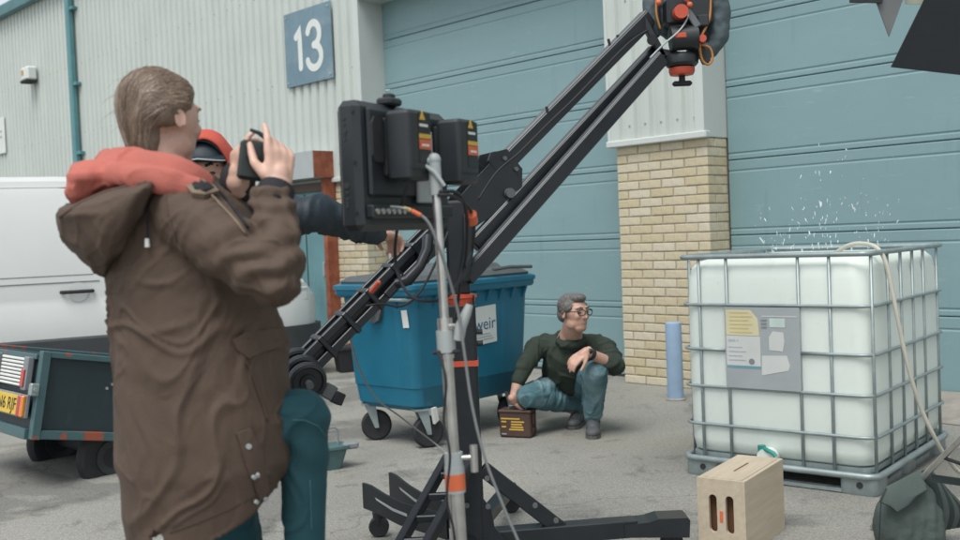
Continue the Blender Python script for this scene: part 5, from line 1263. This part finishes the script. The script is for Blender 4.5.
seam('pocket_seam', [(240, 352), (252, 375), (262, 405), (268, 425)], .0022, MT['parka'], .002)
patch('side_vent', [(236, 433), (250, 428), (262, 455), (268, 492), (258, 500), (246, 468)], MT['parka'], .006)
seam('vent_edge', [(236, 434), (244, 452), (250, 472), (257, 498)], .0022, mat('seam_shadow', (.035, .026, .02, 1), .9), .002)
for u, v in ((247, 446), (252, 476), (257, 473), (254, 501), (263, 498)):
    p_, nn_ = pin(u, v); q = MB(); q.cyl(p_ + nn_ * .004, p_ + nn_ * .011, .0058 if u == 247 else .0042, n=12); q.build('snap_button', MT['greybox'], wo, world=True)
seam('arm_seam', [(165, 190), (168, 215), (178, 245), (190, 262)], .002, MT['parka'], .001)
seam('hem_stitch', [(170, 533), (200, 522), (230, 509), (255, 495), (275, 480)], .0012, mat('seam_thread', (.05, .034, .024, 1), .9), .0006)
# storm collar flap with black hook tape
patch('collar_flap', [(172, 181), (188, 177), (206, 182), (217, 194), (204, 199), (192, 197), (184, 188)], MT['parkat'], .012)
patch('hook_tape', [(184, 180), (199, 182), (211, 193), (203, 196), (194, 194), (189, 187)], MT['rib'], .016)
seam('front_zip', [(212, 184), (224, 198), (238, 215), (250, 232)], .0035, MT['rib'], .003)
seam('front_facing', [(206, 190), (220, 205), (236, 222), (248, 238)], .0025, MT['parkat'], .002)
# parka hood hanging on the back
hb_ = MB(); rr = []
out_ = [(168, 179), (152, 181), (130, 185), (105, 192), (80, 202), (55, 213), (56, 224), (62, 238), (71, 251), (82, 263), (94, 272), (106, 277), (114, 266), (121, 262), (128, 252), (138, 236), (150, 214), (160, 196)]
for dd in (-.205, -.20, -.18, -.14, -.09, -.03, .03, .09, .14, .18, .20):
    k_ = math.sqrt(max(.02, 1 - (dd / .208) ** 2)) ** .6
    rr.append([at(128 + (u - 128) * k_, 205 + (v - 205) * k_, 2.17) + rt * -dd * 1.0 for u, v in out_])
hb_.loft(rr)
me = remesh(hb_, .0055, 3)
displace(me, lambda c: fold(c, .008, 9, Vector((.62, 0, .78)).normalized()))
PH = BVHTree.FromPolygons([v.co.copy() for v in me.vertices], [tuple(p.vertices) for p in me.polygons])
link('parka_hood', to_root(me, wo), MT['parka'], wo, True)
seam('hood_edge', [(60, 217), (80, 203), (105, 192), (130, 186), (150, 182)], .004, MT['parka'], .0, bvh=PH)
q = MB(); q.tube(smooth_path([pin(148, 196)[0] + Vector((0, -.012, 0)), pin(149, 215)[0] + Vector((0, -.012, 0)), pin(149.5, 238)[0] + Vector((0, -.012, 0))]), .0022, 6); q.build('drawcord', MT['rib'], wo, smooth=True, world=True)
p_ = pin(149.5, 243)[0] + Vector((0, -.014, 0)); q = MB(); q.cyl(p_ + Vector((0, 0, .009)), p_ - Vector((0, 0, .008)), .0042, .0052, n=10); q.build('cord_toggle', MT['white'], wo, world=True)
# coral hoodie bunched round the neck
cb2 = MB()
path = [(210, 188, 2.09), (194, 175, 2.06), (170, 165, 2.05), (142, 160, 2.07), (116, 158, 2.12), (101, 160, 2.20), (112, 157, 2.31), (150, 158, 2.37), (185, 168, 2.36), (208, 182, 2.30)]
pts = smooth_path([at(*q_) for q_ in path], 4); cb2.tube(pts, .0115, 14, flat=2.5)
path2 = [(200, 190, 2.03), (170, 182, 2.02), (140, 176, 2.03), (112, 173, 2.07), (94, 172, 2.17), (100, 172, 2.30)]
cb2.tube(smooth_path([at(*q_) for q_ in path2], 4), .016, 14, flat=1.7)
cb2.ball(at(108, 180, 2.19), (.072, .150, .045), 18); cb2.ball(at(96, 190, 2.18), (.045, .125, .052), 16); cb2.ball(at(84, 194, 2.18), (.022, .10, .03), 12); cb2.ball(at(150, 188, 2.2), (.12, .13, .035), 16); cb2.ball(at(190, 189, 2.16), (.05, .085, .03), 14)
me = remesh(cb2, .0045, 3); displace(me, lambda c: fold(c, .007, 9, Vector((.85, 0, -.35)).normalized())); link('hoodie_hood', to_root(me, wo), MT['coral'], wo, True)
# head, neck, hands, legs: one body
hc_ = at(161, 119, 2.21); hf = Vector((.57, .82, -.06)).normalized()
body = MB(); neckp = at(163, 176, 2.20)
HW = head_shape(body, hc_, hf, s=.90, neck=neckp, rn=.052)
hipc = at(205, 430, 2.24); chest = at(185, 250, 2.22)
body.chain([neckp, chest, hipc], [.06, .13, .13], 18)
hip_n = hipc + rt * .075; hip_f = hipc - rt * .075
kn_f = at(304, 415, 2.20); an_f = at(306, 618, 2.22)
kn_b = Vector((-.56, 2.27, .50)); an_b = Vector((-.60, 2.30, .095))
body.chain([hip_f, kn_b, an_b], [.075, .05, .036], 16); body.chain([hip_n, kn_f, an_f], [.07, .048, .036], 16)
for a_, b_, c_ in ((sh_r, el_r, wr_r), (sh_l, el_l, wr_l)): body.chain([a_, b_, c_], [.045, .038, .026], 14)
# device held in both hands
dv_c = at(261.5, 162, 2.13)
hw_r = at(278, 186, 2.085); hw_l = at(238, 183, 2.19)
body.capsule(wr_r, hw_r, .026, .027); body.capsule(wr_l, hw_l, .026, .026)
hand(body, hw_r, at(280, 150, 2.10) - hw_r, Vector((-.6, .8, 0)), 1, s=.88, thumb=(.75, .25), fing=((.8, 1.1, .8), (.7, 1.1, .8), (.55, .9, .7), (.12, .25, .2)))
hand(body, hw_l, at(238, 150, 2.18) - hw_l, Vector((.8, .6, 0)), -1, s=.80, thumb=(1.0, 1.2), fing=((.8, 1.1, .8), (.7, 1.1, .8), (.5, .9, .6), (.18, .35, .3)))
me = remesh(body, .0042, 3); link('body', to_root(me, wo), MT['skin'], wo, True)
for sy in (-1, 1):
    q = MB(); q.ball((.080, sy * .031, .002), (.006, .011, .004), 12, HW); q.build('eye', MT['eye'], wo, smooth=True, world=True)
    q = MB(); q.tube([HW @ Vector((.088, sy * .016, .028)), HW @ Vector((.088, sy * .032, .034)), HW @ Vector((.076, sy * .050, .028))], .003, 6); q.build('eyebrow', MT['hairb'], wo, smooth=True, world=True)
# hair swept back over the ear into the collar
hr = MB()
hr.ball((-.020, 0, .034), (.091, .081, .087), 22, HW); hr.ball((.016, 0, .072), (.056, .062, .040), 18, HW)
hr.ball((-.060, -.004, -.002), (.050, .060, .062), 18, HW); hr.ball((-.060, -.012, -.062), (.038, .040, .05), 16, HW); hr.ball((-.050, -.018, -.115), (.034, .032, .05), 14, HW)
for sy in (-1, 1): hr.ball((.006, sy * .058, .050), (.044, .023, .040), 14, HW); hr.ball((-.034, sy * .064, .010), (.038, .022, .042), 14, HW); hr.ball((-.004, sy * .072, .030), (.032, .014, .016), 12, HW)
me = remesh(hr, .005, 5)
Hi = HW.inverted()
def hair_d(c):
    l_ = Hi @ c; return .0035 * noise.noise(Vector((l_.x * 18 + l_.z * 26, l_.y * 60, l_.z * 18 - l_.x * 30)))
displace(me, hair_d)
HB_ = BVHTree.FromPolygons([v.co.copy() for v in me.vertices], [tuple(p.vertices) for p in me.polygons])
hair = link('hair', to_root(me, wo), MT['hairb'], wo, True)
rh = random.Random(3)
def strands(n, r, mt):
    q = MB()
    for k in range(n):
        th = rh.uniform(-1.5, 1.5)                                   # across the head, 0 = top
        x0 = .070 - .05 * abs(math.sin(th)) + rh.gauss(0, .012) - rh.random() ** 2 * .11; st0 = Vector((x0, -.085 * math.sin(th), .105 * math.cos(th) + .01))
        end = Vector((-.10 + rh.gauss(0, .014), -.03 * math.sin(th) + rh.gauss(0, .016), -.095 + rh.gauss(0, .03)))
        pts = []; rh_z = rh.random() * .4
        for j in range(11):
            t = j / 10; l_ = st0.lerp(end, t) + Vector((-.045 * math.sin(PI * t), -.02 * math.sin(th) * math.sin(PI * t), .035 * math.sin(PI * t)))
            h_ = HB_.find_nearest(HW @ l_)
            if h_[0] is None: continue
            pts.append(h_[0] + h_[1] * (.0016 + .0022 * noise.noise(Vector((th * 14, t * 1.1, rh_z)))))
        pts = [pts[0]] + [(pts[i_ - 1] + pts[i_] * 2 + pts[i_ + 1]) / 4 for i_ in range(1, len(pts) - 1)] + [pts[-1]]
        q.tube(pts, [r * (1 - .3 * abs(2 * i_ / (len(pts) - 1) - 1)) for i_ in range(len(pts))], 3, cap=False)
    return q
for n_, r_, col_ in ((1000, .0006, (.33, .25, .185, 1)), (1300, .0006, (.22, .16, .115, 1)), (700, .0006, (.13, .09, .065, 1))):
    o = strands(n_, r_, None).build('hair_strand', mat('hair_strand_tone', col_, .4, var=.25, scale=9), wo, smooth=True, world=True, fixn=False); o['kind'] = 'stuff'; o.parent = hair
q = MB()
for k in range(60):                                                   # flyaway strands
    a_ = rh.uniform(-.9, .9); l0 = Vector((rh.uniform(-.10, .05), rh.uniform(-.06, .05), rh.uniform(-.05, .10))); w_ = HW @ l0; h_ = HB_.find_nearest(w_); n0 = h_[1]; p0 = h_[0]
    tg = (HW.to_3x3() @ Vector((-.7, rh.gauss(0, .3), -.5))).normalized(); ln = rh.uniform(.015, .04)
    q.tube([p0, p0 + tg * ln * .5 + n0 * ln * .22, p0 + tg * ln + n0 * ln * rh.uniform(.15, .5) - Vector((0, 0, ln * .2))], [.0004, .0003, .0002], 3, cap=False)
o = q.build('hair_strand', MT['hairs'], wo, smooth=True, world=True, fixn=False); o['kind'] = 'stuff'; o.parent = hair
# cuffs
for a_, b_ in ((wr_r + (el_r - wr_r).normalized() * .012, hw_r - (hw_r - wr_r).normalized() * .006), (wr_l, hw_l + Vector((0, 0, .012)))):
    d = (b_ - a_); q = MB(); q.tube([a_ + d * (k / 8) for k in range(9)], [.0395 - .0025 * (k / 8) + .0012 * (k % 2) for k in range(9)], 20); q.build('cuff', MT['rib'], wo, smooth=True, world=True)
# jeans
jn = MB(); jn.ball(hipc, (.14, .15, .12), 18)
jn.chain([hip_f, hip_f.lerp(kn_b, .5), kn_b, kn_b.lerp(an_b, .45), an_b + Vector((0, 0, .03))], [.092, .074, .060, .058, .045], 18)
jn.chain([hip_n, hip_n.lerp(kn_f, .5), kn_f, kn_f.lerp(an_f, .25), an_f + Vector((0, 0, .03))], [.085, .072, .060, .052, .043], 18)
me = remesh(jn, .006, 4)
def jd(c):
    d = fold(c, .0065, 9, Vector((.35, 0, .93)).normalized())
    r_ = (c - kn_f).length
    if r_ < .2: d += .0042 * math.sin((c - kn_f).dot(Vector((.5, 0, .85))) * 90 + 3 * noise.noise(c * 9)) * (1 - r_ / .2)
    return d
displace(me, jd)
PJ = BVHTree.FromPolygons([v.co.copy() for v in me.vertices], [tuple(p.vertices) for p in me.polygons])
jeans = link('jeans', to_root(me, wo), MT['jeans'], wo, True)
stitch = mat('stitching', (.05, .14, .155, 1), .7)
seam('stitch_line', [(292, 420), (305, 420), (318, 426), (328, 440)], .0012, stitch, .0008, parent=jeans, bvh=PJ)
seam('stitch_line', [(310, 480), (311, 510), (312, 538)], .001, stitch, .0006, parent=jeans, bvh=PJ)
shoe(wo, an_b, Vector((1, .2, 0)), .95); shoe(wo, an_f + Vector((0, 0, .0)), Vector((1, .2, 0)), .95)
# case carrying the raised foot (below the picture edge)
ctop = an_f.z - .095 * .95
ec = root('equipment_case', (an_f.x + .05, an_f.y, 0), rad(12), 'black equipment case under the raised foot of the person in the parka', 'case')
q = MB(); q.box((0, 0, ctop / 2 + .01), (.52, .34, ctop - .02), bev=.012); q.build('shell', MT['plastic'], ec)
for s_ in (-1, 1):
    for t_ in (-1, 1): q = MB(); q.box((s_ * .25, t_ * .16, ctop / 2), (.04, .04, ctop - .004), bev=.008); q.build('corner_guard', MT['steel'], ec)
q = MB(); q.tube([(-.06, -.175, ctop * .6), (-.055, -.2, ctop * .6), (.055, -.2, ctop * .6), (.06, -.175, ctop * .6)], .008, 8); q.build('handle', MT['steel'], ec)

# the small device in her hands
dr = basis(Vector((.30, -.95, .05)))
dm = Matrix.Translation(dv_c) @ Matrix.Rotation(rad(17), 4, 'Z') @ Matrix.Rotation(rad(9), 4, 'Y') @ Matrix.Rotation(rad(-4), 4, 'X')
dv = root('handheld_camera', dv_c, 0, 'small dark handheld camera with flip up antenna held by person in parka', 'camera', rot=dm.to_3x3().to_4x4())
q = MB(); q.box((-.002, 0, 0), (.090, .022, .082), bev=.006); q.build('body', mat('dark_olive_shell', (.020, .028, .026, 1), .4, col2=(.05, .045, .035, 1), thresh=(.55, .7), scale=22), dv, smooth=30)
q = MB(); q.box((-.004, .012, 0), (.066, .003, .06)); q.build('screen', mat('device_screen', (.015, .02, .02, 1), .15), dv)
q = MB(); q.cyl((-.02, -.011, .01), (-.02, -.022, .01), .014, n=18); q.build('lens', MT['black'], dv, smooth=40)
q = MB(); q.tube([(.008, 0, .036), (.003, 0, .052), (-.012, 0, .060), (-.030, 0, .064)], [.006, .006, .0045, .0035], 8); q.build('antenna', MT['blackrub'], dv, smooth=True)

# ------------------------------------------------------------------ jib operator, half hidden behind her
op = root('person', (-.80, 3.28, 0), 0, 'person in navy jacket and red hood reaching for the jib handle', 'person')
oh = at(207, 172, 3.26); of = Vector((.06, -.98, -.14)).normalized()
ob = MB(); oneck = oh + Vector((-.02, .02, -.16))
HO = head_shape(ob, oh, of, neck=oneck, male=True, rn=.058)
och = Vector((oneck.x + .01, oneck.y + .02, 1.18)); ohp = Vector((-.84, 3.32, .92))
osr = at(262, 222, 3.22); oel = at(318, 213, 3.30); owr = at(374, 233, 3.58)
osl = och + Vector((-.20, .05, .12)); oel2 = osl + Vector((-.05, -.05, -.28)); owr2 = oel2 + Vector((.16, -.18, -.05))
ob.chain([oneck, och, ohp], [.07, .13, .13]); ob.chain([osr, oel, owr], [.05, .042, .03]); ob.chain([osl, oel2, owr2], [.05, .042, .03])
ok1 = Vector((-.90, 3.30, .50)); oa1 = Vector((-.93, 3.35, .095)); ok2 = Vector((-.96, 3.44, .50)); oa2 = Vector((-1.0, 3.50, .095))
ob.chain([ohp + Vector((.05, -.06, -.05)), ok1, oa1], [.075, .055, .04]); ob.chain([ohp + Vector((-.05, .06, -.05)), ok2, oa2], [.075, .055, .04])
hand(ob, at(380, 233, 3.60), at(396, 238, 3.68) - at(380, 233, 3.60), Vector((.1, .2, -1)), 1, curl=(.6, .9, .6)); hand(ob, owr2, owr2 - oel2, Vector((.3, .3, -.9)), 1)
link('body', to_root(remesh(ob, .006, 3), op), MT['skinm'], op, True)
for sy in (-1, 1):
    q = MB(); q.ball((.083, sy * .031, .002), (.007, .012, .005), 12, HO); q.build('eye', MT['eye'], op, smooth=True, world=True)
    q = MB(); q.tube([HO @ Vector((.090, sy * .014, .026)), HO @ Vector((.090, sy * .032, .032)), HO @ Vector((.078, sy * .050, .026))], .005, 6); q.build('eyebrow', MT['rib'], op, smooth=True, world=True)
oj = MB(); oj.chain([oneck + Vector((0, 0, -.06)), och, och.lerp(ohp, .5), ohp + Vector((0, 0, .02))], [.10, .17, .165, .17], 20); oj.ball(och + Vector((0, 0, .06)), (.235, .16, .13), 18)
oj.chain([och + Vector((.1, -.02, .1)), osr, oel, owr], [.085, .078, .062, .046], 18); oj.chain([osl, oel2, owr2], [.08, .066, .046], 18)
me = remesh(oj, .009, 4); displace(me, lambda c: fold(c, .009, 10, Vector((.2, 0, 1)).normalized()) + .006 * math.sin(c.x * 70 + 4 * noise.noise(c * 8)) * max(0, 1 - abs(c.z - oel.z) / .12) * (1 if c.x > -.62 else 0)); link('jacket', to_root(me, op), MT['navy'], op, True)
jo = MB(); jo.ball(ohp, (.17, .16, .13), 16); jo.chain([ohp + Vector((.05, -.06, -.05)), ok1, oa1], [.10, .072, .06]); jo.chain([ohp + Vector((-.05, .06, -.05)), ok2, oa2], [.10, .072, .06])
me = remesh(jo, .009, 4); link('trousers', to_root(me, op), MT['navy'], op, True)
shoe(op, oa1, of); shoe(op, oa2, of)
# red hood (open at the face) over a dark cap
def shell(name, H, r_out, mt, parent, cut, off=(0, 0, 0), n=36):
    """open ellipsoid shell: keeps what cut(local dir) allows"""
    b = bmesh.new(); bmesh.ops.create_uvsphere(b, u_segments=n, v_segments=n // 2, radius=1.0)
    kill = [f for f in b.faces if not cut(f.calc_center_median())]; bmesh.ops.delete(b, geom=kill, context='FACES')
    me_ = bpy.data.meshes.new(name); b.to_mesh(me_); b.free()
    me_.transform(H @ Matrix.Translation(off) @ Matrix.Diagonal((r_out[0], r_out[1], r_out[2], 1)))
    o_ = link(name, to_root(me_, parent), mt, parent, True); md = o_.modifiers.new('t', 'SOLIDIFY'); md.thickness = .006; md.offset = 1; return o_
MT['redhood'] = mat('red_fleece', (.50, .085, .055, 1), .9, var=.1, bump=.2, bscale=200)
def crumple(o_, a_):
    displace(o_.data, lambda c: a_ * noise.noise(c * 13) + a_ * .6 * noise.noise(c * 30))
PX_ = HO @ Matrix.Translation((.0, 0, .004)) @ Matrix.Rotation(rad(90 + 8), 4, 'Y')      # sphere pole turned to the face opening
crumple(shell('hood', PX_, (.128, .094, .130), MT['redhood'], op, lambda d: d.z < .52, n=48), .008)
shell('hood_lining', PX_, (.120, .087, .120), MT['navy'], op, lambda d: d.z < .50, n=48)
shell('cap', HO, (.100, .082, .086), MT['navy'], op, lambda d: d.z > .12, off=(-.004, 0, .022))
q = MB(); q.tube([HO @ Vector((.085 + .045 * math.cos(rad(a)), .075 * math.sin(rad(a)), .050 - .010 * abs(math.sin(rad(a))))) for a in range(-88, 89, 11)], .0025, 6); q.build('peak_edge', MT['greybox'], op, smooth=True, world=True)
q = MB(); rim_ = [(.085 + .045 * math.cos(rad(a)), .075 * math.sin(rad(a)), .050 - .010 * abs(math.sin(rad(a)))) for a in range(-88, 89, 11)]; k_ = len(rim_)
q.add([HO @ Vector(r__) for r__ in rim_] + [HO @ Vector((.060 + .02 * (1 - abs(2 * i_ / (k_ - 1) - 1)), r__[1] * .98, .058)) for i_, r__ in enumerate(rim_)], [(i_, i_ + 1, k_ + i_ + 1, k_ + i_) for i_ in range(k_ - 1)]); o = q.build('cap_peak', MT['navy'], op, smooth=True, world=True); md = o.modifiers.new('t', 'SOLIDIFY'); md.thickness = .004
# red hoodie front showing between the jacket edges
q = MB(); q.chain([oneck + Vector((.05, -.09, -.08)), och + Vector((.09, -.15, .02)), och + Vector((.10, -.165, -.12))], [.05, .06, .055], 14); me = remesh(q, .008, 3); link('red_hoodie', to_root(me, op), MT['redhood'], op, True)

# ------------------------------------------------------------------ man crouching beside the tin
mn = root('person', (.60, 6.75, 0), 0, 'person in dark green hoodie and jeans crouching with hand on brown tin', 'person')
mh = at(574, 312.5, 6.50); mf = Vector((.62, -.78, .02)).normalized()
mneck = at(571, 336, 6.62); mch = at(570, 356, 6.74); mhp = at(566, 388, 6.98)
msr = at(537, 346, 6.72); mer = at(519, 378, 6.62); mwr = at(513.5, 400, 6.58)
msl = at(604, 347, 6.62); mel = at(617, 366, 6.46); mwl = at(586, 352, 6.34)
mkl = at(596, 372, 6.42); mal = Vector(at(593, 424, 6.60)); mkr = at(527, 396, 6.56); mar = Vector(at(578, 414, 6.92))
mal.z = .10; mar.z = .10
bm_ = MB(); HM = head_shape(bm_, mh, mf, s=1.05, neck=mneck, male=True, rn=.058)
bm_.chain([mneck, mch, mhp], [.08, .14, .13]); bm_.chain([msr, mer, mwr], [.052, .041, .030]); bm_.chain([msl, mel, mwl], [.052, .042, .031])
bm_.chain([mhp + Vector((.1, -.02, 0)), mkl, mal], [.08, .045, .035]); bm_.chain([mhp + Vector((-.1, -.02, 0)), mkr, mar], [.08, .045, .035])
gp = Vector((.205, 6.61, .20)); mwr2 = at(513.5, 399, 6.58)
hand(bm_, mwr2, (gp - mwr2) + Vector((0, 0, .03)), Vector((.9, -.2, .1)), 1, curl=(.25, .6, .5), s=1.1)
hd_l = at(572, 362, 6.30) - mwl; hand(bm_, mwl, hd_l, Vector((-.3, .3, -.9)), 1, curl=(.3, .45, .35), s=1.05)
link('body', to_root(remesh(bm_, .0055, 3), mn), MT['skinm'], mn, True)
for sy in (-1, 1):
    q = MB(); q.ball((.083, sy * .031, .002), (.007, .012, .006), 12, HM); q.build('eye', MT['eye'], mn, smooth=True, world=True)
    q = MB(); q.tube([HM @ Vector((.092, sy * .014, .028)), HM @ Vector((.092, sy * .032, .034)), HM @ Vector((.080, sy * .050, .028))], .0045, 6); q.build('eyebrow', MT['hairg'], mn, smooth=True, world=True)
q = MB(); q.tube([HM @ Vector((.082, -.022, -.064)), HM @ Vector((.089, 0, -.0635)), HM @ Vector((.082, .022, -.064))], .0032, 6); q.build('mouth', MT['lip'], mn, smooth=True, world=True)
# glasses
gl = MB()
for sy in (-1, 1):
    ring_ = [HM @ Vector((.106 - .010 * abs(math.cos(rad(a))) * (1 if math.cos(rad(a)) * sy > 0 else 0), sy * .034 + .026 * math.cos(rad(a)), .002 + .018 * math.sin(rad(a)))) for a in range(0, 361, 24)]
    gl.tube(ring_, .0028, 6, cap=False); gl.tube([HM @ Vector((.098, sy * .060, .010)), HM @ Vector((.05, sy * .080, .012)), HM @ Vector((-.005, sy * .086, .010)), HM @ Vector((-.02, sy * .084, -.005))], .003, 6)
gl.tube([HM @ Vector((.107, -.010, .008)), HM @ Vector((.110, 0, .010)), HM @ Vector((.107, .010, .008))], .0026, 6)
o = gl.build('glasses', MT['blackrub'], mn, smooth=True, world=True); o['kind'] = 'stuff'
# short grey hair
hg = MB(); hg.ball((-.022, 0, .040), (.096, .081, .080), 20, HM); hg.ball((-.06, 0, -.01), (.056, .072, .06), 16, HM); hg.ball((.035, 0, .088), (.058, .055, .030), 14, HM)
for sy in (-1, 1): hg.ball((.0, sy * .066, .035), (.05, .018, .035), 12, HM); hg.ball((-.004, sy * .072, -.005), (.012, .01, .03), 10, HM)
me = remesh(hg, .006, 3); displace(me, lambda c: .003 * noise.noise(c * 70) + .002 * noise.noise(c * 140)); link('hair', to_root(me, mn), MT['hairg'], mn, True)
q = MB(); rh = random.Random(5)
# hoodie
hj = MB(); hj.chain([mneck + Vector((0, .02, -.05)), mch, mch.lerp(mhp, .55), mhp + Vector((0, -.04, .06))], [.10, .175, .175, .155], 20)
hj.ball(mch + Vector((0, 0, .065)), (.20, .14, .09), 18)
hj.chain([mch + Vector((-.12, 0, .07)), msr, msr.lerp(mer, .5), mer + (mwr - mer) * .12], [.085, .073, .061, .053], 18)
hj.chain([mch + Vector((.12, -.05, .07)), msl, mel, mel.lerp(mwl, .30)], [.085, .074, .062, .054], 18)
hj.tube(smooth_path([mneck + Vector((.075 * math.cos(rad(a)), .065 * math.sin(rad(a)) - .012, -.035 + .022 * math.sin(rad(a)))) for a in range(0, 361, 30)]), .026, 12)
hj.ball(mneck + Vector((-.01, .10, -.03)), (.12, .06, .07), 14)
me = remesh(hj, .008, 3); displace(me, lambda c: fold(c, .015, 7, Vector((.5, .2, .8)).normalized())); link('hoodie', to_root(me, mn), MT['green'], mn, True)
q = MB(); q.ball(mneck + Vector((.012, -.055, -.055)), (.045, .03, .05), 12); q.build('dark_shirt', MT['rib'], mn, smooth=True, world=True)
q = MB(); q.tube([mwl + (mel - mwl).normalized() * .030, mwl + (mel - mwl).normalized() * .055], .0375, 18); wb = q.build('watch', MT['blackrub'], mn, smooth=40, world=True)
q = MB(); pw = mwl + (mel - mwl).normalized() * .043 + Vector((-.01, -.028, .022)); q.ball(pw, .019, 14); q.build('watch_face', MT['black'], wb, smooth=True, world=True)
jm = MB(); jm.ball(mhp + Vector((0, -.02, .0)), (.19, .16, .15), 18)
jm.chain([mhp + Vector((.09, -.03, .0)), mhp.lerp(mkl, .55) + Vector((.05, 0, 0)), mkl, mkl.lerp(mal, .45) + Vector((0, .035, 0)), mal + Vector((0, 0, .03))], [.115, .098, .078, .076, .064], 20)
jm.chain([mhp + Vector((-.10, -.03, .0)), mhp.lerp(mkr, .55), mkr, mkr.lerp(mar, .45) + Vector((0, -.02, .02)), mar + Vector((0, 0, .04))], [.115, .098, .076, .072, .062], 20)
me = remesh(jm, .008, 3); displace(me, lambda c: fold(c, .013, 8, Vector((.35, .1, .9)).normalized())); link('jeans', to_root(me, mn), MT['jeansb'], mn, True)
shoe(mn, mal, Vector((-.12, -1, 0)), 1.08); shoe(mn, mar, Vector((-.35, -1, 0)), 1.05, 'shoe')
